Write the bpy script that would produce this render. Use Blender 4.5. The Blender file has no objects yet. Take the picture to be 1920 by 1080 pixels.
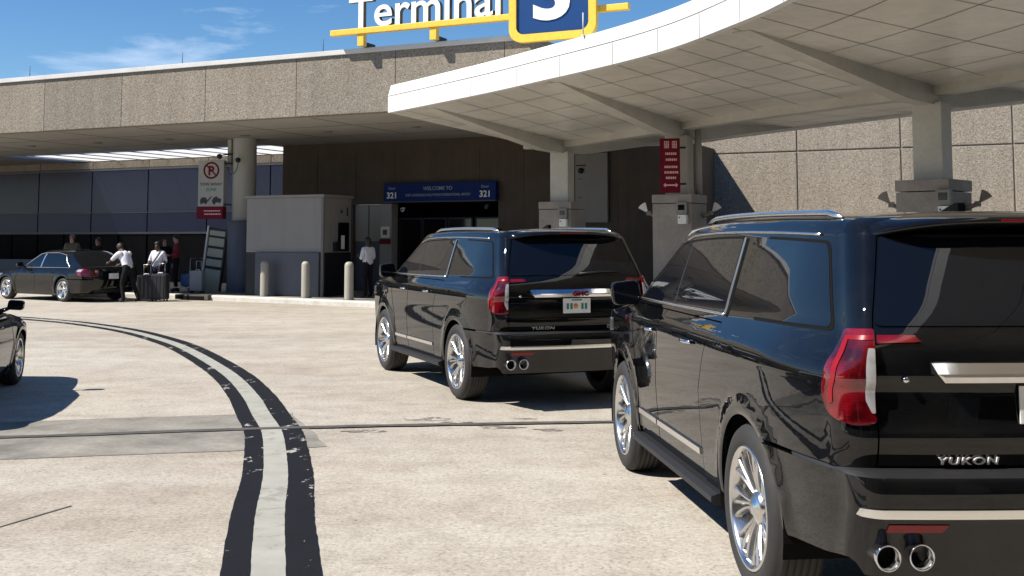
import bpy, bmesh, math, random
import numpy as np
from mathutils import Vector, Matrix
R = math.radians
PI = math.pi
random.seed(7)
SC = bpy.context.scene
COL = SC.collection

# ------------------------------------------------------------------ camera, light, exposure
cam_data = bpy.data.cameras.new('camera')
cam = bpy.data.objects.new('camera', cam_data)
COL.objects.link(cam)
cam.location = (0, 0, 1.736)
cam.rotation_euler = (R(94.5), 0, 0)
cam_data.sensor_width = 36.0
cam_data.lens = 36.0 * 2120 / 1920
cam_data.shift_y = -0.1322
cam_data.clip_end = 3000
cam_data.clip_start = 0.05
SC.camera = cam

SUN_AZ = Vector((-0.95, -0.31)).normalized()
SUN_EL = R(49)
sun_dir = Vector((SUN_AZ.x * math.cos(SUN_EL), SUN_AZ.y * math.cos(SUN_EL), math.sin(SUN_EL)))
sun_data = bpy.data.lights.new('sun', 'SUN')
sun_data.energy = 5.0
sun_data.angle = R(0.5)
sun_data.color = (1.0, 0.945, 0.85)
sun = bpy.data.objects.new('sun', sun_data)
COL.objects.link(sun)
sun.rotation_euler = (-sun_dir).to_track_quat('-Z', 'Y').to_euler()
sun.location = sun_dir * 80

world = bpy.data.worlds.new('World')
SC.world = world
world.use_nodes = True
wn = world.node_tree
wn.nodes.clear()


def N(nt, typ, **kw):
    n = nt.nodes.new(typ)
    for k, v in kw.items():
        if k.startswith('i_'):
            key = k[2:]
            key = int(key) if key.isdigit() else key.replace('_', ' ')
            n.inputs[key].default_value = v
        else:
            setattr(n, k, v)
    return n


def L(nt, a, b):
    nt.links.new(a, b)


w_out = N(wn, 'ShaderNodeOutputWorld')
w_bg = N(wn, 'ShaderNodeBackground')
w_bg.inputs['Strength'].default_value = 0.082
w_sky = N(wn, 'ShaderNodeTexSky', sky_type='NISHITA', sun_disc=False)
w_sky.sun_elevation = SUN_EL
w_sky.sun_rotation = math.atan2(SUN_AZ.x, SUN_AZ.y)
w_sky.air_density = 0.85
w_sky.dust_density = 0.1
w_sky.ozone_density = 3.0
w_tc = N(wn, 'ShaderNodeTexCoord')
w_map = N(wn, 'ShaderNodeMapping')
w_map.inputs['Scale'].default_value = (2.0, 2.0, 10.0)
w_map.inputs['Location'].default_value = (0.35, 0.2, 0.55)
w_n = N(wn, 'ShaderNodeTexNoise', i_Scale=2.0, i_Detail=8.0, i_Roughness=0.62, i_Distortion=0.35)
w_r = N(wn, 'ShaderNodeValToRGB')
w_r.color_ramp.elements[0].position = 0.60
w_r.color_ramp.elements[1].position = 1.0
w_mix = N(wn, 'ShaderNodeMixRGB', blend_type='MIX')
w_mix.inputs['Color2'].default_value = (8.5, 9.3, 10.6, 1)
L(wn, w_tc.outputs['Generated'], w_map.inputs['Vector'])
L(wn, w_map.outputs['Vector'], w_n.inputs['Vector'])
L(wn, w_n.outputs['Fac'], w_r.inputs['Fac'])
L(wn, w_r.outputs['Color'], w_mix.inputs['Fac'])
w_hsv = N(wn, 'ShaderNodeHueSaturation', i_Saturation=1.25, i_Value=1.0)
L(wn, w_sky.outputs['Color'], w_hsv.inputs['Color'])
L(wn, w_hsv.outputs['Color'], w_mix.inputs['Color1'])
L(wn, w_mix.outputs['Color'], w_bg.inputs['Color'])
L(wn, w_bg.outputs['Background'], w_out.inputs['Surface'])

SC.view_settings.view_transform = 'Standard'
SC.view_settings.look = 'None'
SC.view_settings.gamma = 1.0
SC.view_settings.exposure = 0.68


# ------------------------------------------------------------------ materials
def principled(name, color, rough=0.5, metal=0.0, spec=0.5, coat=0.0, coat_rough=0.03):
    m = bpy.data.materials.new(name)
    m.use_nodes = True
    nt = m.node_tree
    b = nt.nodes['Principled BSDF']
    b.inputs['Base Color'].default_value = (*color, 1)
    b.inputs['Roughness'].default_value = rough
    b.inputs['Metallic'].default_value = metal
    b.inputs['Specular IOR Level'].default_value = spec
    b.inputs['Coat Weight'].default_value = coat
    b.inputs['Coat Roughness'].default_value = coat_rough
    return m, nt, b


def coords(nt, scale=(1, 1, 1), kind='Object'):
    tc = N(nt, 'ShaderNodeTexCoord')
    mp = N(nt, 'ShaderNodeMapping')
    mp.inputs['Scale'].default_value = scale
    L(nt, tc.outputs[kind], mp.inputs['Vector'])
    return mp.outputs['Vector']


def noise(nt, vec, scale, detail=4, rough=0.55, dist=0.0):
    n = N(nt, 'ShaderNodeTexNoise', i_Scale=scale, i_Detail=detail, i_Roughness=rough, i_Distortion=dist)
    L(nt, vec, n.inputs['Vector'])
    return n.outputs['Fac']


def ramp(nt, fac, stops):
    r = N(nt, 'ShaderNodeValToRGB')
    e = r.color_ramp.elements
    while len(e) < len(stops):
        e.new(0.5)
    for k, (p, c) in enumerate(stops):
        e[k].position = p
        e[k].color = (*c, 1) if len(c) == 3 else c
    L(nt, fac, r.inputs['Fac'])
    return r.outputs['Color']


def mixc(nt, a, b, fac, mode='MIX'):
    m = N(nt, 'ShaderNodeMixRGB', blend_type=mode)
    for sock, v in (('Color1', a), ('Color2', b), ('Fac', fac)):
        if isinstance(v, (int, float)):
            m.inputs[sock].default_value = v
        elif isinstance(v, tuple):
            m.inputs[sock].default_value = (*v, 1)
        else:
            L(nt, v, m.inputs[sock])
    return m.outputs['Color']


def bump(nt, b, h, strength=0.3, dist=0.01):
    bn = N(nt, 'ShaderNodeBump', i_Strength=strength, i_Distance=dist)
    L(nt, h, bn.inputs['Height'])
    L(nt, bn.outputs['Normal'], b.inputs['Normal'])


def g3(v):
    return (v, v, v)


def mottled(name, c, var=0.12, scale=3.0, rough=0.6, bumps=0.0, bscale=60, **kw):
    """plain painted or cast surface with faint uneven tone and dirt"""
    m, nt, b = principled(name, c, rough, **kw)
    v = coords(nt)
    n1 = noise(nt, v, scale, 6, 0.6)
    n2 = noise(nt, v, scale * 9, 4, 0.6)
    lo = tuple(x * (1 - var) for x in c)
    hi = tuple(min(1, x * (1 + var)) for x in c)
    c1 = ramp(nt, n1, [(0.3, lo), (0.7, hi)])
    c2 = mixc(nt, c1, ramp(nt, n2, [(0.35, g3(0.82)), (0.6, g3(1.0))]), min(1.0, var * 4), 'MULTIPLY')
    L(nt, c2, b.inputs['Base Color'])
    if bumps:
        bump(nt, b, noise(nt, v, bscale, 3), bumps, 0.01)
    return m


def streaked(name, c, var=0.15, rough=0.6, amount=0.5):
    """wall paint with vertical run-off streaks"""
    m, nt, b = principled(name, c, rough)
    v = coords(nt, (2.5, 2.5, 0.18))
    s = noise(nt, v, 3.0, 6, 0.65)
    v2 = coords(nt)
    n = noise(nt, v2, 1.2, 5)
    c1 = ramp(nt, n, [(0.3, tuple(x * (1 - var) for x in c)), (0.7, c)])
    c2 = mixc(nt, c1, ramp(nt, s, [(0.35, g3(0.72)), (0.6, g3(1.0))]), amount, 'MULTIPLY')
    L(nt, c2, b.inputs['Base Color'])
    return m


def aggregate(name, dark, mid, light, scale=26.0, streak=0.5):
    m, nt, b = principled(name, mid, 0.85, spec=0.25)
    v = coords(nt)
    vo = N(nt, 'ShaderNodeTexVoronoi', i_Scale=scale, i_Randomness=1.0)
    L(nt, v, vo.inputs['Vector'])
    sep = N(nt, 'ShaderNodeSeparateColor')
    L(nt, vo.outputs['Color'], sep.inputs['Color'])
    c = ramp(nt, sep.outputs['Red'], [(0.0, dark), (0.3, mid), (0.62, mid), (1.0, light)])
    n0 = noise(nt, v, scale * 0.35, 4, 0.7)
    c = mixc(nt, c, ramp(nt, n0, [(0.32, g3(0.62)), (0.66, g3(1.12))]), 0.55, 'MULTIPLY')
    s = noise(nt, coords(nt, (1.4, 1.4, 0.1)), 1.7, 6, 0.65)
    c = mixc(nt, c, ramp(nt, s, [(0.36, g3(0.70)), (0.6, g3(1.0))]), streak, 'MULTIPLY')
    n = noise(nt, v, 0.5, 4)
    c = mixc(nt, c, ramp(nt, n, [(0.3, (0.82, 0.80, 0.78)), (0.7, g3(1.0))]), 0.6, 'MULTIPLY')
    ge = N(nt, 'ShaderNodeNewGeometry')
    c = mixc(nt, c, ramp(nt, ge.outputs['Random Per Island'], [(0.0, (0.86, 0.855, 0.85)), (1.0, (1.06, 1.05, 1.03))]), 1.0, 'MULTIPLY')
    L(nt, c, b.inputs['Base Color'])
    bump(nt, b, vo.outputs['Distance'], 0.55, 0.012)
    return m


def pavement():
    m, nt, b = principled('pavement_concrete', (0.42, 0.37, 0.31), 0.85, spec=0.3)
    v = coords(nt)
    big = noise(nt, v, 0.22, 5, 0.6)
    c = ramp(nt, big, [(0.3, (0.36, 0.325, 0.275)), (0.52, (0.43, 0.395, 0.34)), (0.72, (0.47, 0.435, 0.38))])
    # reddish worn wheel path band across the far lane, stretched along the lane
    lane = noise(nt, coords(nt, (0.16, 0.85, 1)), 1.3, 6, 0.65, 0.4)
    c = mixc(nt, c, ramp(nt, lane, [(0.38, (0.78, 0.72, 0.68)), (0.62, g3(1.0))]), 0.5, 'MULTIPLY')
    med = noise(nt, v, 2.3, 6, 0.7, 0.2)
    c = mixc(nt, c, ramp(nt, med, [(0.3, (0.66, 0.63, 0.60)), (0.55, g3(1.0))]), 0.62, 'MULTIPLY')
    fine = noise(nt, v, 28.0, 5, 0.75)
    c = mixc(nt, c, ramp(nt, fine, [(0.33, g3(0.55)), (0.50, g3(1.0)), (0.75, g3(1.12))]), 0.7, 'MULTIPLY')
    vo = N(nt, 'ShaderNodeTexVoronoi', i_Scale=64.0)
    L(nt, v, vo.inputs['Vector'])
    sp = N(nt, 'ShaderNodeSeparateColor')
    L(nt, vo.outputs['Color'], sp.inputs['Color'])
    c = mixc(nt, c, ramp(nt, sp.outputs['Green'], [(0.0, g3(0.55)), (0.25, g3(0.96)), (0.8, g3(1.0)), (1.0, g3(1.3))]), 0.55, 'MULTIPLY')
    # scattered dark spots (gum, oil drips)
    vs = N(nt, 'ShaderNodeTexVoronoi', i_Scale=1.6)
    L(nt, coords(nt, (1.0, 0.8, 1)), vs.inputs['Vector'])
    jit = noise(nt, v, 11.0, 3)
    ad = N(nt, 'ShaderNodeMath', operation='ADD')
    L(nt, vs.outputs['Distance'], ad.inputs[0])
    mu = N(nt, 'ShaderNodeMath', operation='MULTIPLY')
    L(nt, jit, mu.inputs[0])
    mu.inputs[1].default_value = 0.16
    L(nt, mu.outputs[0], ad.inputs[1])
    c = mixc(nt, c, ramp(nt, ad.outputs[0], [(0.085, (0.30, 0.28, 0.26)), (0.105, g3(1.0))]), 0.85, 'MULTIPLY')
    vs2 = N(nt, 'ShaderNodeTexVoronoi', i_Scale=7.0)
    L(nt, coords(nt, (1.0, 1.0, 1)), vs2.inputs['Vector'])
    ad2 = N(nt, 'ShaderNodeMath', operation='MULTIPLY_ADD')
    L(nt, noise(nt, v, 40.0, 3), ad2.inputs[0])
    ad2.inputs[1].default_value = 0.20
    L(nt, vs2.outputs['Distance'], ad2.inputs[2])
    c = mixc(nt, c, ramp(nt, ad2.outputs[0], [(0.125, (0.42, 0.39, 0.36)), (0.16, g3(1.0))]), 0.75, 'MULTIPLY')
    # tyre scuffs: thin long arcs
    sc = noise(nt, coords(nt, (0.35, 0.9, 1)), 1.0, 3, 0.5, 2.5)
    c = mixc(nt, c, ramp(nt, sc, [(0.485, g3(1.0)), (0.5, (0.80, 0.79, 0.78)), (0.515, g3(1.0))]), 0.35, 'MULTIPLY')
    L(nt, c, b.inputs['Base Color'])
    bump(nt, b, fine, 0.35, 0.006)
    return m


def worn_paint(name, c, under, hole=0.36, rough=0.6, scale=9.0, amount=1.0, stretch=(1, 1, 1)):
    """road paint chipped through to what lies under it"""
    m, nt, b = principled(name, c, rough, spec=0.2)
    v = coords(nt, stretch)
    n1 = noise(nt, v, scale, 7, 0.72, 0.3)
    n2 = noise(nt, v, 0.9, 3)
    ad = N(nt, 'ShaderNodeMath', operation='MULTIPLY_ADD')
    L(nt, n2, ad.inputs[0])
    ad.inputs[1].default_value = 0.45
    L(nt, n1, ad.inputs[2])
    f = ramp(nt, ad.outputs[0], [(hole + 0.2, g3(amount)), (hole + 0.225, g3(0.0))])
    tone = ramp(nt, noise(nt, v, 3.5, 5), [(0.3, tuple(x * 0.78 for x in c)), (0.7, c)])
    L(nt, mixc(nt, tone, under, f), b.inputs['Base Color'])
    bump(nt, b, noise(nt, v, 45, 3), 0.3, 0.004)
    return m


def car_paint():
    m, nt, b = principled('black_car_paint', (0.0035, 0.0038, 0.0048), 0.5, coat=1.0, coat_rough=0.012, spec=0.0)
    b.inputs['Coat IOR'].default_value = 1.5
    v = coords(nt)
    # faint dust film
    d = ramp(nt, noise(nt, v, 3.0, 6, 0.7), [(0.4, (0.003, 0.0033, 0.0043)), (0.75, (0.008, 0.0078, 0.0075))])
    L(nt, d, b.inputs['Base Color'])
    pe = N(nt, 'ShaderNodeBump', i_Strength=0.014, i_Distance=0.01)
    L(nt, noise(nt, v, 16.0, 2, 0.5), pe.inputs['Height'])
    L(nt, pe.outputs['Normal'], b.inputs['Coat Normal'])
    return m


def simple(name, c, rough=0.5, metal=0.0, spec=0.5, coat=0.0, var=0.0):
    m, nt, b = principled(name, c, rough, metal, spec, coat)
    v = coords(nt)
    n = noise(nt, v, 14.0, 4)
    k = var or 0.08
    L(nt, ramp(nt, n, [(0.3, tuple(x * (1 - k) for x in c)), (0.7, tuple(min(1, x * (1 + k)) for x in c))]), b.inputs['Base Color'])
    return m


M = {}
M['pavement'] = pavement()
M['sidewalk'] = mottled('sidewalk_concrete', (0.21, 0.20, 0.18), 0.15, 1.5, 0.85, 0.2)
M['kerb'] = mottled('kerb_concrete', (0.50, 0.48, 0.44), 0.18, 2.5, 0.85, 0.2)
M['patch'] = mottled('patch_mortar', (0.22, 0.205, 0.178), 0.36, 1.8, 0.9, 0.3, 40)
M['stain'] = worn_paint('oil_stain', (0.17, 0.15, 0.13), (0.40, 0.365, 0.315), 0.50, 0.85, 7.0, 1.0)
M['scuff'] = worn_paint('tyre_scuff', (0.355, 0.325, 0.28), (0.43, 0.395, 0.34), 0.50, 0.85, 5.0, 1.0, (1, .4, 1))
M['joint'] = mottled('joint_sealant', (0.075, 0.07, 0.062), 0.35, 5.0, 0.8)
M['line_black'] = worn_paint('black_road_paint', (0.008, 0.008, 0.0105), (0.36, 0.34, 0.31), 0.385, 0.75, 6.0, 0.9, (1, 0.55, 1))
M['line_white'] = worn_paint('white_road_paint', (0.36, 0.355, 0.315), (0.22, 0.21, 0.185), 0.42, 0.75, 7.0, 0.6)
M['aggregate'] = aggregate('exposed_aggregate', (0.15, 0.13, 0.105), (0.265, 0.233, 0.190), (0.37, 0.332, 0.28), 44.0, 0.4)
M['aggregate_wall'] = aggregate('aggregate_panel', (0.18, 0.155, 0.125), (0.33, 0.288, 0.233), (0.45, 0.40, 0.335), 40.0, 0.45)
M['brown_wall'] = streaked('brown_concrete', (0.10, 0.076, 0.056), 0.25, 0.85, 0.5)
M['soffit'] = streaked('painted_soffit', (0.36, 0.34, 0.305), 0.12, 0.7, 0.2)
M['coping'] = mottled('white_coping', (0.56, 0.55, 0.53), 0.08, 2.0, 0.5)
M['dark_metal'] = simple('dark_metal', (0.03, 0.03, 0.034), 0.45, 0.6)
M['white_panel'] = mottled('white_aluminium_panel', (0.66, 0.66, 0.645), 0.07, 0.8, 0.42)
M['canopy_soffit'] = mottled('canopy_soffit_panel', (0.64, 0.615, 0.555), 0.12, 0.6, 0.30)
M['soffit_line'] = simple('soffit_joint', (0.12, 0.115, 0.10), 0.8)
M['wall_joint'] = mottled('wall_joint', (0.24, 0.205, 0.165), 0.2, 3.0, 0.9)
M['seam'] = simple('panel_seam', (0.16, 0.15, 0.14), 0.8)
M['canopy_steel'] = mottled('canopy_steel_paint', (0.50, 0.485, 0.435), 0.10, 1.5, 0.5)
M['base_stone'] = mottled('column_base_stone', (0.30, 0.27, 0.24), 0.18, 2.0, 0.75, 0.2)
M['grey_paint'] = streaked('grey_wall_paint', (0.10, 0.105, 0.125), 0.18, 0.6, 0.4)
M['booth_white'] = streaked('booth_panel', (0.25, 0.235, 0.215), 0.08, 0.55, 0.3)
M['column_white'] = streaked('column_paint', (0.40, 0.40, 0.375), 0.08, 0.55, 0.3)
M['glass_blue'] = simple('tinted_facade_glass', (0.030, 0.036, 0.072), 0.22, 0.0, 0.25, 0.0)
M['glass_navy'] = simple('dark_spandrel_glass', (0.016, 0.020, 0.060), 0.25, 0.0, 0.2)
M['dark_glass'] = simple('dark_door_glass', (0.006, 0.006, 0.008), 0.08)
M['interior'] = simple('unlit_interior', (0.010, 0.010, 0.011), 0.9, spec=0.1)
M['bollard'] = streaked('bollard_paint', (0.36, 0.34, 0.29), 0.12, 0.55, 0.4)
M['yellow'] = simple('yellow_sign_paint', (0.80, 0.50, 0.055), 0.4)
M['sign_blue'] = simple('blue_sign_face', (0.004, 0.040, 0.155), 0.35)
M['navy_sign'] = simple('navy_sign_face', (0.006, 0.022, 0.13), 0.6, 0.0, 0.15)
M['sign_white'] = simple('white_sign_paint', (0.78, 0.78, 0.76), 0.45)
M['sign_grey'] = simple('grey_sign_lettering', (0.30, 0.32, 0.38), 0.5)
M['letter_side'] = simple('letter_return', (0.10, 0.085, 0.06), 0.5)
M['red_sign'] = simple('red_sign_face', (0.15, 0.004, 0.018), 0.6, 0.0, 0.2)
M['pink'] = simple('faded_sign_print', (0.78, 0.50, 0.50), 0.5)
M['black_print'] = simple('black_print', (0.02, 0.02, 0.022), 0.5)
M['green_print'] = simple('green_print', (0.05, 0.20, 0.13), 0.5)
M['orange_print'] = simple('orange_print', (0.65, 0.28, 0.05), 0.5)
M['paint'] = car_paint()
M['car_glass'], _nt, _b = principled('privacy_glass', (0.004, 0.005, 0.008), 0.015, spec=0.5)
M['gloss_black'] = principled('gloss_black_trim', (0.006, 0.006, 0.007), 0.12, spec=0.5)[0]
M['matt_black'] = simple('black_plastic', (0.012, 0.012, 0.013), 0.55)
M['under'] = simple('underbody_black', (0.006, 0.006, 0.006), 0.9, spec=0.1)
M['chrome'] = principled('chrome', (0.72, 0.72, 0.73), 0.09, 1.0)[0]
M['badge'] = principled('bright_badge', (0.75, 0.75, 0.75), 0.38, 0.35)[0]
M['satin'] = principled('satin_chrome', (0.80, 0.80, 0.79), 0.24, 1.0)[0]
M['rim'] = principled('polished_rim', (0.66, 0.655, 0.645), 0.22, 1.0)[0]
M['rim_dark'] = simple('rim_recess', (0.02, 0.02, 0.021), 0.5, 0.3)
M['tyre'] = mottled('tyre_rubber', (0.022, 0.021, 0.021), 0.2, 6.0, 0.75)
M['red_lens'], _nt, _b = principled('red_lamp_lens', (0.30, 0.006, 0.010), 0.08, spec=0.5, coat=1.0)
_v = coords(_nt, (1, 1, 1))
_w = N(_nt, 'ShaderNodeTexWave', wave_type='BANDS', bands_direction='Z', i_Scale=26.0, i_Distortion=0.6)
L(_nt, _v, _w.inputs['Vector'])
_n = noise(_nt, _v, 6.0, 3)
_c = ramp(_nt, _n, [(0.35, (0.03, 0.001, 0.002)), (0.55, (0.16, 0.002, 0.006)), (0.75, (0.30, 0.006, 0.012))])
L(_nt, mixc(_nt, _c, ramp(_nt, _w.outputs['Fac'], [(0.2, g3(0.75)), (0.8, g3(1.0))]), 0.6, 'MULTIPLY'), _b.inputs['Base Color'])
M['clear_lens'] = simple('clear_lamp_lens', (0.40, 0.40, 0.41), 0.12, 0.2, 0.6, 1.0, 0.25)
M['reflector'] = simple('red_reflector', (0.22, 0.004, 0.008), 0.25)
M['head_lens'] = simple('headlamp_lens', (0.35, 0.36, 0.38), 0.08, 0.6, 0.6, 1.0)
M['skylight'], _nt, _b = principled('milky_skylight', (0.85, 0.86, 0.86), 0.5)
_t = N(_nt, 'ShaderNodeBsdfTranslucent')
_t.inputs['Color'].default_value = (0.92, 0.93, 0.93, 1)
_ms = N(_nt, 'ShaderNodeMixShader', i_Fac=0.75)
L(_nt, _b.outputs['BSDF'], _ms.inputs[1])
L(_nt, _t.outputs['BSDF'], _ms.inputs[2])
_tr = N(_nt, 'ShaderNodeBsdfTransparent')
_ms2 = N(_nt, 'ShaderNodeMixShader', i_Fac=0.42)
L(_nt, _ms.outputs[0], _ms2.inputs[1])
L(_nt, _tr.outputs[0], _ms2.inputs[2])
L(_nt, _ms2.outputs[0], _nt.nodes['Material Output'].inputs['Surface'])


def cloth(name, c):
    m, nt, b = principled(name, c, 0.9, spec=0.15)
    v = coords(nt)
    n = noise(nt, v, 9.0, 5, 0.6)
    L(nt, ramp(nt, n, [(0.3, tuple(x * 0.72 for x in c)), (0.7, c)]), b.inputs['Base Color'])
    bump(nt, b, n, 0.5, 0.03)
    return m


M['shirt_white'] = cloth('white_shirt', (0.74, 0.74, 0.80))
M['trousers'] = cloth('black_trousers', (0.012, 0.012, 0.014))
M['navy_cloth'] = cloth('navy_trousers', (0.02, 0.022, 0.05))
M['maroon'] = cloth('maroon_shirt', (0.22, 0.03, 0.045))
M['grey_cloth'] = cloth('grey_cloth', (0.24, 0.24, 0.25))
M['olive'] = cloth('olive_shirt', (0.16, 0.15, 0.10))
M['skin_dark'] = simple('dark_skin', (0.09, 0.045, 0.028), 0.55)
M['skin_light'] = simple('light_skin', (0.42, 0.23, 0.16), 0.55)
M['hair'] = simple('dark_hair', (0.012, 0.009, 0.008), 0.6)
M['hair_grey'] = simple('grey_hair', (0.20, 0.18, 0.16), 0.6)
M['luggage'] = simple('black_luggage', (0.014, 0.014, 0.016), 0.5)
M['luggage_grey'] = simple('silver_luggage', (0.34, 0.34, 0.36), 0.4)
M['denim'] = cloth('blue_fabric', (0.10, 0.19, 0.33))
M['steel'] = principled('brushed_steel', (0.55, 0.55, 0.54), 0.3, 1.0)[0]
M['rack_beige'] = simple('beige_rack_board', (0.36, 0.35, 0.27), 0.6)


# ------------------------------------------------------------------ object helpers
MATS = {}


def tag(o, label=None, cat=None, group=None, kind=None):
    if label: o['label'] = label
    if cat: o['category'] = cat
    if group: o['group'] = group
    if kind: o['kind'] = kind
    return o


def thing(name, label, cat, loc=(0, 0, 0), rz=0.0, group=None):
    o = bpy.data.objects.new(name, None)
    o.empty_display_size = 0.3
    COL.objects.link(o)
    o.location = loc
    o.rotation_euler = (0, 0, rz)
    MATS[o] = Matrix.Translation(Vector(loc)) @ Matrix.Rotation(rz, 4, 'Z')
    return tag(o, label, cat, group)


def link(name, me, mats, parent=None, loc=None, rz=0.0):
    o = bpy.data.objects.new(name, me)
    COL.objects.link(o)
    if not isinstance(mats, (list, tuple)):
        mats = [mats]
    for m in mats:
        me.materials.append(M[m] if isinstance(m, str) else m)
    if parent is not None:
        o.parent = parent
    if loc is not None:
        o.location = loc
        o.rotation_euler = (0, 0, rz)
    return o


class MB:
    """collects boxes, prisms, tubes, lathes; build() links them as one mesh object"""

    def __init__(self):
        self.v, self.f, self.m, self.s = [], [], [], []

    def add(self, vs, fs, mi=0, smooth=False):
        o = len(self.v)
        self.v += [Vector(p) for p in vs]
        for f in fs:
            self.f.append(tuple(o + i for i in f))
            self.m.append(mi)
            self.s.append(smooth)
        return self

    def box(self, c, s, rz=0.0, mi=0, bev=0.0, mat=None):
        hx, hy, hz = s[0] / 2, s[1] / 2, s[2] / 2
        bm = bmesh.new()
        bmesh.ops.create_cube(bm, size=1.0)
        for v in bm.verts:
            v.co = Vector((v.co.x * s[0], v.co.y * s[1], v.co.z * s[2]))
        if bev > 0:
            bmesh.ops.bevel(bm, geom=bm.edges[:], offset=min(bev, 0.45 * min(s)), segments=2, profile=0.7, affect='EDGES')
        T = mat if mat is not None else Matrix.Translation(Vector(c)) @ Matrix.Rotation(rz, 4, 'Z')
        bm.verts.index_update()
        vs = [T @ v.co for v in bm.verts]
        fs = [[v.index for v in f.verts] for f in bm.faces]
        bm.free()
        return self.add(vs, fs, mi)

    def prism(self, poly, z0, z1, mi=0, axis='z', T=None):
        n = len(poly)
        if axis == 'z':
            lo = [Vector((x, y, z0)) for x, y in poly]
            hi = [Vector((x, y, z1)) for x, y in poly]
        elif axis == 'y':
            lo = [Vector((x, z0, y)) for x, y in poly]
            hi = [Vector((x, z1, y)) for x, y in poly]
        else:
            lo = [Vector((z0, x, y)) for x, y in poly]
            hi = [Vector((z1, x, y)) for x, y in poly]
        vs = lo + hi
        if T is not None:
            vs = [T @ p for p in vs]
        fs = [list(range(n))[::-1], list(range(n, 2 * n))]
        fs += [[i, (i + 1) % n, n + (i + 1) % n, n + i] for i in range(n)]
        return self.add(vs, fs, mi)

    def tube(self, pts, r, seg=8, mi=0, cap=True):
        pts = [Vector(p) for p in pts]
        n = len(pts)
        rr = r if isinstance(r, (list, tuple)) else [r] * n
        vs, fs = [], []
        up = Vector((0, 0, 1))
        prev = None
        for i, p in enumerate(pts):
            t = (pts[min(i + 1, n - 1)] - pts[max(i - 1, 0)]).normalized()
            if prev is None:
                a = t.cross(up)
                if a.length < 1e-3:
                    a = t.cross(Vector((1, 0, 0)))
            else:
                a = prev - t * prev.dot(t)
            a.normalize()
            prev = a
            b = t.cross(a)
            for k in range(seg):
                q = 2 * PI * k / seg
                vs.append(p + (a * math.cos(q) + b * math.sin(q)) * rr[i])
        for i in range(n - 1):
            for k in range(seg):
                k2 = (k + 1) % seg
                fs.append([i * seg + k, i * seg + k2, (i + 1) * seg + k2, (i + 1) * seg + k])
        self.add(vs, fs, mi, True)
        if cap:
            self.add(vs[:seg], [list(range(seg))], mi)
            self.add(vs[-seg:], [list(range(seg))[::-1]], mi)
        return self

    def lathe(self, prof, axis='z', seg=32, mi=0, c=(0, 0, 0), smooth=True, T=None):
        """prof: (radius, height) pairs, revolved round the axis"""
        vs, fs = [], []
        c = Vector(c)
        for (r, h) in prof:
            for k in range(seg):
                q = 2 * PI * k / seg
                x, y = r * math.cos(q), r * math.sin(q)
                p = Vector((x, y, h)) if axis == 'z' else (Vector((x, h, y)) if axis == 'y' else Vector((h, x, y)))
                p = p + c
                vs.append(T @ p if T is not None else p)
        for i in range(len(prof) - 1):
            for k in range(seg):
                k2 = (k + 1) % seg
                f = [i * seg + k, i * seg + k2, (i + 1) * seg + k2, (i + 1) * seg + k]
                fs.append(f)
        return self.add(vs, fs, mi, smooth)

    def xf(self, T):
        self.v = [T @ p for p in self.v]
        return self

    def build(self, name, mats, parent=None, world=False, fix=True):
        me = bpy.data.meshes.new(name)
        vs = self.v
        if world and parent is not None:
            inv = MATS[parent].inverted()
            vs = [inv @ p for p in vs]
        me.from_pydata([tuple(p) for p in vs], [], self.f)
        me.polygons.foreach_set('material_index', self.m)
        me.polygons.foreach_set('use_smooth', self.s)
        if fix:
            bm = bmesh.new()
            bm.from_mesh(me)
            bmesh.ops.remove_doubles(bm, verts=bm.verts, dist=1e-5)
            bmesh.ops.recalc_face_normals(bm, faces=bm.faces)
            bm.to_mesh(me)
            bm.free()
        me.update()
        return link(name, me, mats, parent)


def copy_tree(o, parent=None):
    c = o.copy()
    COL.objects.link(c)
    if parent is not None:
        c.parent = parent
    for ch in list(o.children):
        copy_tree(ch, c)
    return c


def text_mesh(body, size, extrude=0.0, bold=0.0, align='CENTER', spacing=1.0):
    cu = bpy.data.curves.new('lettering', 'FONT')
    cu.body = body
    cu.size = size
    cu.extrude = extrude
    cu.offset = bold
    cu.align_x = align
    cu.align_y = 'BOTTOM_BASELINE'
    cu.space_character = spacing
    cu.resolution_u = 5
    o = bpy.data.objects.new('lettering', cu)
    COL.objects.link(o)
    dg = bpy.context.evaluated_depsgraph_get()
    me = bpy.data.meshes.new_from_object(o.evaluated_get(dg))
    bpy.data.objects.remove(o)
    bpy.data.curves.remove(cu)
    return me


def text_obj(name, body, size, T, mats, parent, extrude=0.004, bold=0.0, align='CENTER', spacing=1.0, side=None, world=True, sx=1.0):
    """lettering in the plane of T (x right, y up, z out)"""
    me = text_mesh(body, size, extrude, bold, align, spacing)
    me.materials.clear()
    if sx != 1.0:
        me.transform(Matrix.Diagonal((sx, 1, 1, 1)))
    me.transform(T)
    if world and parent is not None:
        me.transform(MATS[parent].inverted())
    o = link(name, me, mats, parent)
    if side:
        z = (MATS[parent].inverted() @ T).to_3x3() @ Vector((0, 0, 1)) if world else T.to_3x3() @ Vector((0, 0, 1))
        me.materials.append(M[side])
        for p in me.polygons:
            p.material_index = 0 if p.normal.dot(z) > 0.5 else 1
    return o


def frame(origin, right, out):
    r, n = Vector(right).normalized(), Vector(out).normalized()
    u = n.cross(r)
    return Matrix(((r.x, u.x, n.x, origin[0]), (r.y, u.y, n.y, origin[1]), (r.z, u.z, n.z, origin[2]), (0, 0, 0, 1)))


# terminal frame: a runs right along the roof fascia, b runs back behind it
F0 = Vector((0, 26.8, 0))
UD = Vector((0.905, -0.425, 0)).normalized()
ND = Vector((0.425, 0.905, 0)).normalized()
TROT = math.atan2(UD.y, UD.x)


def T2(a, b, z=0.0):
    return F0 + UD * a + ND * b + Vector((0, 0, z))


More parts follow.
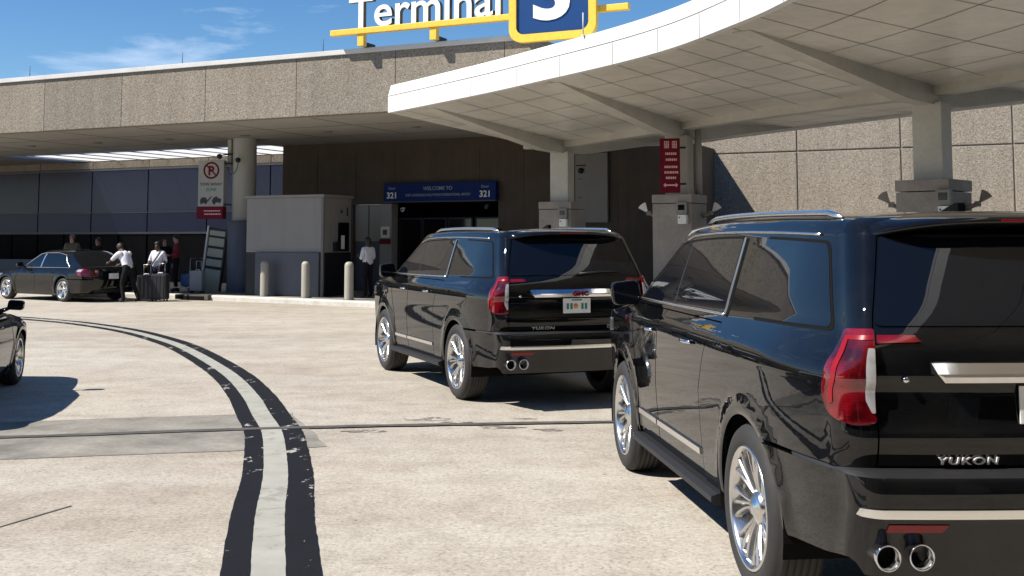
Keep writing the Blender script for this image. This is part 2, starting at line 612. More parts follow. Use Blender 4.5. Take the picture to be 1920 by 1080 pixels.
def tbox(mb, a0, a1, b0, b1, z0, z1, mi=0, bev=0.0):
    c = T2((a0 + a1) / 2, (b0 + b1) / 2, (z0 + z1) / 2)
    return mb.box(c, (a1 - a0, b1 - b0, z1 - z0), TROT, mi, bev)




# ------------------------------------------------------------------ the setting
def cr(pts, n):
    """Catmull-Rom through points"""
    P = [Vector(p) for p in pts]
    P = [P[0] * 2 - P[1]] + P + [P[-1] * 2 - P[-2]]
    out = []
    for i in range(1, len(P) - 2):
        for k in range(n):
            t = k / n
            a, b, c, d = P[i - 1], P[i], P[i + 1], P[i + 2]
            out.append(0.5 * ((2 * b) + (c - a) * t + (2 * a - 5 * b + 4 * c - d) * t * t + (3 * b - a - 3 * c + d) * t ** 3))
    out.append(P[-2])
    return out


def ribbon(path, o0, o1, z, wob=0.0, seed=1):
    rnd = random.Random(seed)
    vs, fs = [], []
    n = len(path)
    for i, p in enumerate(path):
        t = (path[min(i + 1, n - 1)] - path[max(i - 1, 0)])
        t.z = 0
        t.normalize()
        s = Vector((t.y, -t.x, 0))
        a = o0 + rnd.uniform(-wob, wob)
        b = o1 + rnd.uniform(-wob, wob)
        vs += [(p.x + s.x * a, p.y + s.y * a, z), (p.x + s.x * b, p.y + s.y * b, z)]
    for i in range(n - 1):
        fs.append((2 * i, 2 * i + 1, 2 * i + 3, 2 * i + 2))
    return vs, fs


def flat(name, vs, fs, mat, kind='structure'):
    mb = MB()
    mb.add(vs, fs)
    o = mb.build(name, mat)
    tag(o, kind=kind)
    return o


g = 700
flat('ground', [(-g, -g, 0), (g, -g, 0), (g, g, 0), (-g, g, 0)], [(0, 1, 2, 3)], 'pavement')

# grey mortar patch beside the joint, ragged edges
rnd = random.Random(3)


def ragged(pts, step=0.18, amp=0.02):
    out = []
    n = len(pts)
    for i in range(n):
        a, b = Vector((*pts[i], 0)), Vector((*pts[(i + 1) % n], 0))
        m = max(1, int((b - a).length / step))
        for k in range(m):
            q = a.lerp(b, k / m)
            out.append((q.x + rnd.uniform(-amp, amp), q.y + rnd.uniform(-amp, amp)))
    return out


def flat_poly(name, pts, z, mat):
    bm = bmesh.new()
    vs = [bm.verts.new((x, y, z)) for x, y in pts]
    f = bm.faces.new(vs)
    bm.normal_update()
    if f.normal.z < 0:
        f.normal_flip()
    bmesh.ops.triangulate(bm, faces=bm.faces[:])
    me = bpy.data.meshes.new(name)
    bm.to_mesh(me)
    bm.free()
    o = link(name, me, mat)
    tag(o, kind='structure')
    return o


flat_poly('pavement_patch', ragged([(-8.5, 10.75), (-4.93, 11.06), (-2.69, 11.57), (-2.24, 11.64), (-1.56, 9.76), (-2.2, 9.58), (-4.09, 9.19), (-8.5, 8.55)]), 0.004, 'patch')
# small dark tar stains along the joint on the lane side
for k, (x, y, w) in enumerate([(-0.9, 11.25, .36), (-0.1, 10.75, .30), (-0.55, 11.05, .22), (0.35, 10.62, .26), (-1.35, 10.55, .28), (0.1, 11.3, .2)]):
    pts = []
    for q in range(22):
        an = q / 22 * 2 * PI
        r = w * (0.5 + rnd.uniform(-0.26, 0.3))
        pts.append((x + r * math.cos(an) * 1.1, y + r * math.sin(an) * 0.5))
    flat_poly('pavement_stain', pts, 0.004, 'stain')

lane_pts = [(-0.75, 3.6, 0), (-1.0, 4.8, 0), (-1.26, 6.04, 0), (-1.52, 7.3, 0), (-1.72, 8.42, 0), (-1.94, 9.46, 0), (-2.19, 10.51, 0), (-2.5, 11.5, 0), (-2.97, 13.0, 0),
            (-3.74, 15.1, 0), (-5.0, 17.95, 0), (-6.0, 19.9, 0), (-7.46, 22.2, 0), (-9.05, 24.1, 0), (-10.3, 25.25, 0), (-11.9, 26.4, 0), (-14.5, 27.7, 0), (-18.5, 29.0, 0)]
path = cr(lane_pts, 14)
vs, fs = ribbon(path, -0.10, 0.082, 0.008, 0.002, 5)
flat('lane_line', vs, fs, 'line_white')
vs, fs = ribbon(path, -0.255, -0.10, 0.0075, 0.003, 6)
flat('lane_line_border', vs, fs, 'line_black')
vs, fs = ribbon(path, 0.082, 0.265, 0.0075, 0.004, 7)
flat('lane_line_border', vs, fs, 'line_black')

jp = cr([(-12, 9.0, 0), (-8, 9.62, 0), (-4.53, 10.17, 0), (-1.99, 10.7, 0), (0.87, 11.03, 0), (4, 11.3, 0), (6.4, 11.5, 0)], 10)
vs, fs = ribbon(jp, -0.07, 0.055, 0.0115, 0.012, 9)
flat('expansion_joint', vs, fs, 'joint')
for k, pts in enumerate([[(-4.2, 5.6, 0), (-3.35, 6.6, 0), (-2.9, 7.6, 0)]]):
    vs, fs = ribbon(cr(pts, 8), -0.008, 0.008, 0.004, 0.002, k)
    flat('pavement_joint', vs, fs, 'joint')

# kerb and sidewalk
kp = [T2(-90, 2.4), T2(-40, 2.4), T2(-19, 2.45), T2(-13, 2.65), T2(-9, 2.15), T2(-5.5, 1.55), T2(-2.5, 0.75), Vector((1.0, 24.6, 0)), Vector((3.0, 21.6, 0)),
      Vector((4.9, 18.4, 0)), Vector((6.0, 15.0, 0)), Vector((6.5, 11, 0)), Vector((6.7, 6, 0)), Vector((6.7, -5, 0)), Vector((6.7, -60, 0))]
kpath = cr(kp, 8)
n = len(kpath)
prof = [(-0.02, 0.0), (-0.02, 0.11), (0.0, 0.145), (0.04, 0.155), (0.20, 0.155), (0.20, 0.0)]
vs, fs = [], []
for i, p in enumerate(kpath):
    t = (kpath[min(i + 1, n - 1)] - kpath[max(i - 1, 0)]).normalized()
    s = Vector((-t.y, t.x, 0))
    for o_, z in prof:
        vs.append((p.x + s.x * o_, p.y + s.y * o_, z))
m = len(prof)
for i in range(n - 1):
    for k in range(m - 1):
        fs.append((i * m + k, (i + 1) * m + k, (i + 1) * m + k + 1, i * m + k + 1))
mb = MB()
mb.add(vs, fs)
tag(mb.build('kerb', 'kerb'), kind='structure')
inner = []
for i, p in enumerate(kpath):
    t = (kpath[min(i + 1, n - 1)] - kpath[max(i - 1, 0)]).normalized()
    inner.append((p.x - t.y * 0.2, p.y + t.x * 0.2))
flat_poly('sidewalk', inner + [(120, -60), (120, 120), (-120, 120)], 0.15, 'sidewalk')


# ------------------------------------------------------------------ terminal building
TB = thing('terminal_building', 'long low terminal building with pebbled concrete roof fascia over a shaded frontage', 'building', T2(-10, 5), TROT)
mb = MB()
joint_a = [0.5, -0.2] + [-3.24 - 3.02 * k for k in range(0, 22)]
for a1, a0 in zip(joint_a[:-1], joint_a[1:]):
    tbox(mb, a0 + 0.007, a1 - 0.007, 0.0, 0.28, 5.0, 6.53, 0, 0.015)
mb.build('fascia', 'aggregate', TB, True)
mb = MB()
tbox(mb, -66, 0.49, 0.27, 0.5, 5.02, 6.50)
mb.build('fascia_backing', 'wall_joint', TB, True)
mb = MB()
tbox(mb, -66, 0.56, -0.06, 0.34, 6.534, 6.66, 0, 0.012)
mb.build('coping', 'coping', TB, True)
mb = MB()
tbox(mb, -66, 0.3, 0.9, 1.2, 6.67, 6.80, 0, 0.012)
mb.build('roof_edge', 'coping', TB, True)
mb = MB()
tbox(mb, -66, 0.3, 0.88, 0.9, 6.66, 6.73)
mb.build('flashing', 'dark_metal', TB, True)
mb = MB()
tbox(mb, -12.2, 0.45, 0.5, 7.7, 5.2, 6.67)
tbox(mb, -66, -12.2, 0.5, 6.4, 5.2, 6.67)
tbox(mb, -66, -25.3, 6.4, 10.4, 5.3, 6.6)
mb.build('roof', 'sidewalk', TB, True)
mb = MB()
tbox(mb, 0.452, 0.5, 0.29, 7.7, 5.0, 6.53)
mb.build('return_wall', 'aggregate', TB, True)
mb = MB()
tbox(mb, -12.2, 0.45, 0.281, 7.75, 5.0, 5.06)
tbox(mb, -66, -12.2, 0.281, 6.5, 5.0, 5.06)
tbox(mb, -66, -25.3, 6.5, 10.5, 5.003, 5.06)
for k in range(22):
    a = 0.0 - 3.02 * k
    tbox(mb, a - 0.012, a + 0.012, 0.35, 5.5, 4.992, 4.999, 1)
for bb in (2.4, 5.0):
    tbox(mb, -66, 0.4, bb - 0.012, bb + 0.012, 4.990, 4.998, 1)
mb.build('soffit', ['soffit', 'seam'], TB, True)
for k in range(9):
    a = -1.7 - 3.02 * k
    mb = MB()
    mb.lathe([(0.0, 4.972), (0.12, 4.972), (0.15, 4.985), (0.16, 4.999)], 'z', 16, 0, T2(a, 3.6, 0))
    mb.build('recessed_light', 'seam', TB, True)
# daylight slot over the back wall
mb = MB()
a = -25.2
while a < -12.3:
    tbox(mb, a + 0.05, a + 1.23, 6.6, 10.5, 5.03, 5.045)
    a += 1.28
mb.build('skylight', 'skylight', TB, True)
mb = MB()
a = -25.2
while a < -12.2:
    tbox(mb, a - 0.025, a + 0.025, 6.5, 10.5, 5.005, 5.06)
    a += 1.28
tbox(mb, -25.3, -12.2, 6.505, 6.6, 5.0, 5.08)
mb.build('skylight_frame', 'soffit', TB, True)
# back facade: panel band, tinted glazing, spandrel, dark shopfront
mb = MB()
a = -66.0
while a < -12.4:
    tbox(mb, a + 0.012, a + 2.98, 10.5, 10.62, 4.72, 5.0, 0, 0.01)
    a += 3.0
mb.build('panel_band', 'aggregate_wall', TB, True)
mb = MB()
tbox(mb, -66, -12.1, 10.55, 10.7, 0.15, 6.5)
mb.build('rear_wall', 'under', TB, True)
mb = MB()
a = -66.0
while a < -12.4:
    tbox(mb, a + 0.03, a + 2.97, 10.47, 10.50, 2.92, 4.62)
    a += 3.0
mb.build('glazing', 'glass_blue', TB, True)
mb = MB()
a = -66.0
while a < -12.4:
    tbox(mb, a + 0.03, a + 2.97, 10.46, 10.50, 2.12, 2.88)
    a += 3.0
mb.build('spandrel', 'glass_navy', TB, True)
mb = MB()
tbox(mb, -66, -12.1, 10.44, 10.52, 4.62, 4.70)
tbox(mb, -66, -12.1, 10.445, 10.52, 2.885, 2.915)
tbox(mb, -66, -12.1, 10.44, 10.52, 2.04, 2.12)
mb.build('glazing_bar', 'grey_paint', TB, True)
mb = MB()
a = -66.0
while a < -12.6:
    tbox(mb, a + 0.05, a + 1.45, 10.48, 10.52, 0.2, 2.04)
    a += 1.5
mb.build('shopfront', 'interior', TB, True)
# low wall band in front of the shopfront at the left
mb = MB()
tbox(mb, -60, -21.5, 7.5, 7.75, 0.15, 1.05, 0, 0.02)
mb.build('low_wall', 'grey_paint', TB, True)
# entrance block: brown ribbed concrete
mb = MB()
tbox(mb, -12.0, -9.15, 7.2, 7.5, 0.15, 4.995)
tbox(mb, -9.15, -8.08, 7.2, 7.5, 2.95, 4.995)
tbox(mb, -8.08, -7.6, 7.202, 7.5, 2.95, 4.995)
tbox(mb, -7.6, -3.85, 7.2, 7.5, 3.0, 4.995)
tbox(mb, -3.85, 0.3, 7.2, 7.5, 0.15, 4.995)
tbox(mb, 0.3, 1.9, 7.2, 7.5, 0.15, 4.7)
tbox(mb, 1.65, 1.9, 7.5, 11.25, 0.15, 4.7)
tbox(mb, -12.0, -11.75, 7.5, 10.45, 0.15, 4.995)
for k in range(10):
    a = -10.6 + 1.52 * k
    if a > 1.8:
        break
    z0 = 3.05 if -9.2 < a < -3.8 else 0.15
    tbox(mb, a - 0.02, a + 0.02, 7.188, 7.21, z0 + 0.02, 4.68)
mb.build('entrance_wall', 'brown_wall', TB, True)
mb = MB()
tbox(mb, -8.06, -7.62, 7.1, 7.5, 0.15, 2.95, 0, 0.01)
mb.build('pilaster', 'soffit', TB, True)
mb = MB()
tbox(mb, -9.13, -8.08, 7.3, 7.36, 0.15, 1.75)
tbox(mb, -9.13, -8.08, 7.3, 7.37, 1.75, 2.94, 1)
tbox(mb, -8.62, -8.59, 7.28, 7.3, 0.16, 2.93, 2)
mb.build('service_door', ['grey_paint', 'soffit', 'seam'], TB, True)
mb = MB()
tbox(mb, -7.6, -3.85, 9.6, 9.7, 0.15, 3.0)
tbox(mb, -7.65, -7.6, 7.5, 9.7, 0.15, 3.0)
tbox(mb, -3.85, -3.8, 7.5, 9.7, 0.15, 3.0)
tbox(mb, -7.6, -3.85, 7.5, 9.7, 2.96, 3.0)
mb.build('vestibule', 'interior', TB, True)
for a0, a1, bb in ((-7.55, -6.68, 7.44), (-6.62, -5.75, 7.38), (-5.7, -4.83, 7.38), (-4.77, -3.9, 7.44)):
    mb = MB()
    tbox(mb, a0 + .05, a1 - .05, bb, bb + .02, .22, 2.45)
    tbox(mb, a0, a0 + .05, bb - .01, bb + .03, .16, 2.5, 1)
    tbox(mb, a1 - .05, a1, bb - .01, bb + .03, .16, 2.5, 1)
    tbox(mb, a0 + .05, a1 - .05, bb - .01, bb + .03, 2.45, 2.5, 1)
    tbox(mb, a0 + .05, a1 - .05, bb - .01, bb + .03, .16, .22, 1)
    mb.build('sliding_door', ['dark_glass', 'dark_metal'], TB, True)
# round column with a wide grey foot
cc = T2(-11.55, 4.6)
mb = MB()
mb.lathe([(0.37, 2.37), (0.37, 4.995)], 'z', 40, 0, cc)
mb.lathe([(0.0, 2.37), (0.37, 2.37)], 'z', 40, 0, cc)
oct_ = mb.build('column', 'column_white', TB, True)
mb = MB()
mb.lathe([(0.50, 0.15), (0.50, 2.34), (0.47, 2.37), (0.0, 2.37)], 'z', 40, 0, cc)
f_ = mb.build('column_foot', 'grey_paint', TB, True)

# right hand aggregate wall with deep panel joints
WJ = Vector((6.5, 36.1, 0))
WU = Vector((0.9, -0.437, 0)).normalized()
WN = Vector((-WU.y, WU.x, 0))
WROT = math.atan2(WU.y, WU.x)
CW = thing('concrete_wall', 'tall pebbled concrete panel wall with deep joints behind the canopy', 'wall', WJ + WU * 8, WROT)


def wbox(mb, t0, t1, d0, d1, z0, z1, mi=0, bev=0.0):
    c = WJ + WU * ((t0 + t1) / 2) + WN * ((d0 + d1) / 2) + Vector((0, 0, (z0 + z1) / 2))
    return mb.box(c, (t1 - t0, d1 - d0, z1 - z0), WROT, mi, bev)


edges = [-3.0, -0.47] + [2.6 + 3.07 * k for k in range(0, 9)]
for z0, z1 in ((0.15, 1.52), (1.555, 4.51), (4.55, 7.4)):
    for a0, a1 in zip(edges[:-1], edges[1:]):
        mb = MB()
        wbox(mb, a0 + 0.022, a1 - 0.022, 0.0, 0.2, z0, z1, 0, 0.025)
        mb.build('wall_panel', 'aggregate_wall', CW, True)
mb = MB()
wbox(mb, -3, 27, 0.035, 0.3, 0.15, 7.38)
mb.build('backing', 'wall_joint', CW, True)

# unseen deck added behind the viewer to darken reflections in the car paint
ER = thing('reflection_deck', 'unseen concrete deck on columns added behind the viewer for dark reflections', 'added deck', (0, -22, 0))
mb = MB()
mb.box((0, -20, 6.6), (160, 33, 0.9), 0, 0, 0.05)
mb.build('deck', 'soffit', ER, True)
mb = MB()
mb.box((0, -3.7, 7.5), (160, 0.3, 0.9), 0, 0, 0.03)
mb.build('parapet', 'coping', ER, True)
mb = MB()
mb.box((0, -36, 3.1), (160, 0.4, 6.1))
mb.build('back_wall', 'brown_wall', ER, True)
for x in (-42, -28, -14, -3.5, 7.5, 19, 32):
    mb = MB()
    mb.box((x, -8, 3.07), (0.9, 0.9, 6.15), 0, 0, 0.05)
    mb.build('pier', 'column_white', ER, True)


# ------------------------------------------------------------------ entrance canopy
CN = thing('entrance_canopy', 'white curved flat canopy on three stone footed columns, sweeping overhead at the right', 'canopy', (3.75, 25.2, 0))
row_o = [(-2.75, 24.92), (-1.95, 23.76), (-.45, 21.5), (.55, 19.85), (1.62, 18.05), (2.36, 16.5), (2.86, 14.9), (3.24, 13.3), (3.55, 10.5), (3.5, 7.5), (3.3, 4), (3.1, -3), (3.0, -12)]
row_s = [(0.35, 30.4), (1.33, 29.9), (2.6, 27.6), (3.75, 25.3), (5.0, 22.9), (6.2, 20.9), (7.2, 19.3), (8.2, 16.6), (8.9, 12.8), (9.2, 9), (9.3, 4.5), (9.3, -3), (9.3, -12)]
row_b = [(1.3, 32.8), (4.6, 32.0), (5.85, 29.8), (7.0, 27.6), (8.25, 25.4), (9.5, 23.3), (10.6, 21.5), (12.3, 17.5), (13.2, 13), (13.5, 8.7), (13.6, 4), (13.6, -3), (13.6, -12)]
NS = 4
co = cr([(*p, 4.60) for p in row_o], NS)
cs = cr([(*p, 4.38) for p in row_s], NS)
cb = cr([(*p, 4.52) for p in row_b], NS)
nr = len(co)


def across(i, t):
    """t 0 outer edge .. 1 spine .. 2 back edge"""
    if t <= 1:
        return co[i].lerp(cs[i], t)
    return cs[i].lerp(cb[i], t - 1)


ts = [k / 5 for k in range(0, 11)]
nt_ = len(ts)
vs, fs = [], []
for i in range(nr):
    for t in ts:
        vs.append(across(i, t))
for i in range(nr - 1):
    for k in range(nt_ - 1):
        fs.append((i * nt_ + k, i * nt_ + k + 1, (i + 1) * nt_ + k + 1, (i + 1) * nt_ + k))
mb = MB()
mb.add(vs, fs)
mb.build('soffit', 'canopy_soffit', CN, True, fix=False)
mb = MB()
mb.add([p + Vector((0, 0, 0.13)) for p in vs], fs)
mb.build('roof_deck', 'white_panel', CN, True, fix=False)
# panel seams: thin recess strips just under the soffit
mb = MB()


def seam_strip(pts, w=0.008, dz=-0.004):
    q = []
    f = []
    for i, p in enumerate(pts):
        t = (pts[min(i + 1, len(pts) - 1)] - pts[max(i - 1, 0)]).normalized()
        s = Vector((t.y, -t.x, 0)) * w
        q += [p + s + Vector((0, 0, dz)), p - s + Vector((0, 0, dz))]
    for i in range(len(pts) - 1):
        f.append((2 * i, 2 * i + 1, 2 * i + 3, 2 * i + 2))
    mb.add(q, f)


for t in (0.2, 0.4, 0.6, 0.8, 1.333, 1.667):
    seam_strip([across(i, t) for i in range(nr)])
for i in range(2, nr, 2):
    seam_strip([across(i, t) for t in ts])
mb.build('soffit_seam', 'soffit_line', CN, True, fix=False)

# edge fascia: two white bands with a dark shadow gap and upright joints
perim = list(co)
ends = [across(0, t) for t in ts[::-1]]
full = [p.copy() for p in ends[:-1]] + perim
mb = MB()
lo, hi = [], []


def band(path, z0, z1, in0, in1, mi, n_side):
    q, f = [], []
    for i, p in enumerate(path):
        t = (path[min(i + 1, len(path) - 1)] - path[max(i - 1, 0)])
        t.z = 0
        t.normalize()
        s = Vector((-t.y, t.x, 0)) * n_side
        a = Vector((p.x, p.y, z0)) + s * in0
        b = Vector((p.x, p.y, z1)) + s * in1
        q += [a, b, b + s * 0.12, a + s * 0.12]
    for i in range(len(path) - 1):
        for k in range(4):
            k2 = (k + 1) % 4
            f.append((4 * i + k, 4 * i + k2, 4 * i + 4 + k2, 4 * i + 4 + k))
    f.append((0, 1, 2, 3))
    e = 4 * (len(path) - 1)
    f.append((e + 3, e + 2, e + 1, e))
    mb.add(q, f, mi)


band(co, 4.585, 4.945, 0.0, 0.0, 0, 1)
band(co, 4.945, 4.962, 0.02, 0.02, 1, 1)
band(co, 4.962, 5.20, 0.0, 0.07, 0, 1)
# short returns at the far end
q_, f_ = [], []
for p in ends:
    q_ += [p + Vector((0, 0, -.012)), p + Vector((0, 0, .36))]
for i in range(len(ends) - 1):
    f_.append((2 * i, 2 * i + 1, 2 * i + 3, 2 * i + 2))
mb.add(q_, f_, 0)
for i in range(1, nr - 1):
    p = co[i]
    t = (co[i + 1] - co[i - 1])
    t.z = 0
    t.normalize()
    s = Vector((-t.y, t.x, 0))
    if i % 3 == 1:
        mb.box(p - s * 0.0 + Vector((0, 0, 4.765 - p.z)), (0.012, 0.006, 0.35), math.atan2(t.y, t.x), 1)
mb.build('fascia', ['white_panel', 'seam'], CN, True)
mb = MB()
band(cb, 4.46, 4.80, 0.0, 0.0, 0, -1)
mb.build('rear_fascia', 'white_panel', CN, True)
# spine beam
mb = MB()
for i in range(nr - 1):
    a, b = cs[i], cs[i + 1]
    t = (b - a).normalized()
    mb.box((0, 0, 0), ((b - a).length * 1.02, 0.28, 0.2), mat=Matrix.Translation((a + b) / 2 + Vector((0, 0, -0.06))) @ Matrix.Rotation(math.atan2(t.y, t.x), 4, 'Z'))
mb.build('spine_beam', 'canopy_steel', CN, True)
col_i = [1 * NS, 3 * NS, 6 * NS]
COLPOS = []
for ci in col_i:
    s, o_, b_ = cs[ci], co[ci], cb[ci]
    for tip, nm in ((o_, 'beam'), (b_, 'beam')):
        d = (tip - s)
        ln = Vector((d.x, d.y, 0)).length
        dh = Vector((d.x, d.y, 0)).normalized()
        side = Vector((-dh.y, dh.x, 0)) * 0.14
        q = []
        zs, zt = s.z, tip.z
        for sg in (-1, 1):
            q += [s + side * sg + Vector((0, 0, 0.0 - .002)), s + side * sg + Vector((0, 0, -0.32)), s + dh * (ln * .18) + side * sg + Vector((0, 0, -0.31)),
                  Vector((tip.x, tip.y, zt)) - dh * 0.35 + side * sg + Vector((0, 0, -0.03)), Vector((tip.x, tip.y, zt)) - dh * 0.35 + side * sg + Vector((0, 0, -0.002))]
        mb = MB()
        f = [(0, 1, 2, 3, 4), (9, 8, 7, 6, 5)] + [(k, 5 + k, 5 + (k + 1) % 5, (k + 1) % 5) for k in range(5)]
        mb.add(q, f)
        mb.build(nm, 'canopy_steel', CN, True)
    d = (o_ - s)
    ang = math.atan2(d.y, d.x)
    COLPOS.append((s.copy(), ang))
    mb = MB()
    mb.box((s.x, s.y, 2.1), (0.40, 0.52, 4.0), ang, 0, 0.02)
    mb.build('column', 'canopy_steel', CN, True)
    mb = MB()
    mb.box((s.x, s.y, 1.36), (0.92, 0.92, 2.42), ang, 0, 0.015)
    mb.box((s.x, s.y, 2.68), (0.94, 0.94, 0.19), ang, 0, 0.015)
    mb.build('column_base', 'base_stone', CN, True)
s, ang = COLPOS[1]
mb = MB()
mb.tube([s + Vector((0.42, -0.1, -4.3 + 2.7)), s + Vector((0.42, -0.1, -0.02))], 0.075, 12)
mb.build('downpipe', 'column_white', CN, True)


# ------------------------------------------------------------------ cars
def pchip(xs, ys):
    xs, ys = np.array(xs, float), np.array(ys, float)
    h = np.diff(xs)
    d = np.diff(ys) / h
    m = np.zeros_like(xs)
    for i in range(1, len(xs) - 1):
        if d[i - 1] * d[i] > 0:
            w1, w2 = 2 * h[i] + h[i - 1], h[i] + 2 * h[i - 1]
            m[i] = (w1 + w2) / (w1 / d[i - 1] + w2 / d[i])
    m[0], m[-1] = d[0], d[-1]

    def f(x):
        i = int(np.searchsorted(xs, x)) - 1
        i = max(0, min(i, len(h) - 1))
        t = (x - xs[i]) / h[i]
        if x <= xs[0]:
            return float(ys[0] + m[0] * (x - xs[0]))
        if x >= xs[-1]:
            return float(ys[-1] + m[-1] * (x - xs[-1]))
        return float((1 + 2 * t) * (1 - t) ** 2 * ys[i] + t * (1 - t) ** 2 * h[i] * m[i] + t * t * (3 - 2 * t) * ys[i + 1] + t * t * (t - 1) * h[i] * m[i + 1])
    return f


def sstep(a, b, x):
    t = max(0.0, min(1.0, (x - a) / (b - a)))
    return t * t * (3 - 2 * t)


class Shell:
    """car body skin: (U, t) -> point. U runs along the left flank (U = x), round the rear corner and over the
    rear face (and likewise round the front); t is the height, continuing over the roof to the centre line"""

    def __init__(s, prof, ztop, rear, front, R_, Rf, xs, xf, xm, arches, taper, roofdz, bow=0.06, bowf=0.14, CL=0.2, flare=0.018, ycf=None):
        s.ycf = pchip([p[0] for p in ycf], [p[1] for p in ycf]) if ycf else None
        t = [p[0] for p in prof]
        s.Y = pchip(t, [p[1] for p in prof])
        s.Z = pchip(t, [p[2] for p in prof])
        s.tmax = t[-1]
        s.ztop, s.R, s.Rf, s.xs, s.xf, s.xm = ztop, R_, Rf, xs, xf, xm
        s.xr = pchip([p[0] for p in rear], [p[1] for p in rear])
        s.xF = pchip([p[0] for p in front], [p[1] for p in front])
        s.arches, s.taper, s.roofdz, s.bow, s.bowf, s.CL, s.flare = arches, taper, roofdz, bow, bowf, CL, flare

    def W(s, x, t, z):
        w = s.Y(t) * s.taper(x)
        if z < 1.1:
            for ax, az, ar in s.arches:
                r = math.hypot(x - ax, z - az)
                w += s.flare * math.exp(-((r - ar - 0.035) / 0.055) ** 2) * (1 - sstep(0.95, 1.1, z))
        return w

    def P(s, U, t):
        c2 = s.xs - s.CL - 0.9            # centre of the rear face
        cf = s.xf + 0.3 + 0.9             # centre of the front face
        if U < c2:
            p = s.P(2 * c2 - U, t)
            return Vector((p.x, -p.y, p.z))
        if U > cf:
            p = s.P(2 * cf - U, t)
            return Vector((p.x, -p.y, p.z))
        z = s.Z(t)
        zz = min(z, s.ztop)
        if U < 0:
            xa = s.xr(zz) + s.bow + s.R
            if U >= s.xs:
                x = U * (xa / s.xs)
                y = s.W(x, t, z)
            else:
                Wc = s.W(xa, t, z)
                yc = min(Wc - .03, s.ycf(zz)) if s.ycf else Wc - s.R
                if U >= s.xs - s.CL:
                    a = (s.xs - U) / s.CL * PI / 2
                    x = xa - s.R * math.sin(a)
                    y = yc + (Wc - yc) * math.cos(a)
                else:
                    yn = (U - c2) / 0.9
                    y = yc * yn
                    x = xa - s.R - s.bow * (1 - yn * yn)
        elif U <= s.xm:
            x = U
            y = s.W(x, t, z)
        else:
            xa = s.xF(zz) - s.bowf - s.Rf
            if U <= s.xf:
                x = s.xm + (U - s.xm) * (xa - s.xm) / (s.xf - s.xm)
                y = s.W(x, t, z)
            else:
                Wc = s.W(xa, t, z)
                yc = Wc - s.Rf
                if U <= s.xf + 0.3:
                    a = (U - s.xf) / 0.3 * PI / 2
                    x = xa + s.Rf * math.sin(a)
                    y = yc + s.Rf * math.cos(a)
                else:
                    yn = (cf - U) / 0.9
                    y = yc * yn
                    x = xa + s.Rf + s.bowf * (1 - yn * yn)
        return Vector((x, y, z + s.roofdz(x, t)))

    def N(s, U, t):
        e = 0.006
        t0, t1 = t - e, min(t + e, s.tmax)
        dU = s.P(U + e, t) - s.P(U - e, t)
        dt = s.P(U, t1) - s.P(U, t0)
        n = dt.cross(dU)
        if n.length < 1e-12:
            return Vector((0, 0, 1))
        return n.normalized()


def arc(cx, cz, r, a0, a1, n=18):
    return [(cx + r * math.cos(R(a0 + (a1 - a0) * k / n)), cz + r * math.sin(R(a0 + (a1 - a0) * k / n))) for k in range(n + 1)]


def rnd_poly(poly, r, n=4):
    out = []
    m = len(poly)
    for i in range(m):
        a, b, c = Vector((*poly[i - 1], 0)), Vector((*poly[i], 0)), Vector((*poly[(i + 1) % m], 0))
        rr = r[i] if isinstance(r, (list, tuple)) else r
        if rr <= 0:
            out.append((b.x, b.y))
            continue
        d0 = min(rr, (a - b).length * 0.45)
        d1 = min(rr, (c - b).length * 0.45)
        p, q = b + (a - b).normalized() * d0, b + (c - b).normalized() * d1
        for k in range(n + 1):
            t = k / n
            z = p * (1 - t) ** 2 + b * (2 * t * (1 - t)) + q * t * t
            out.append((z.x, z.y))
    return out


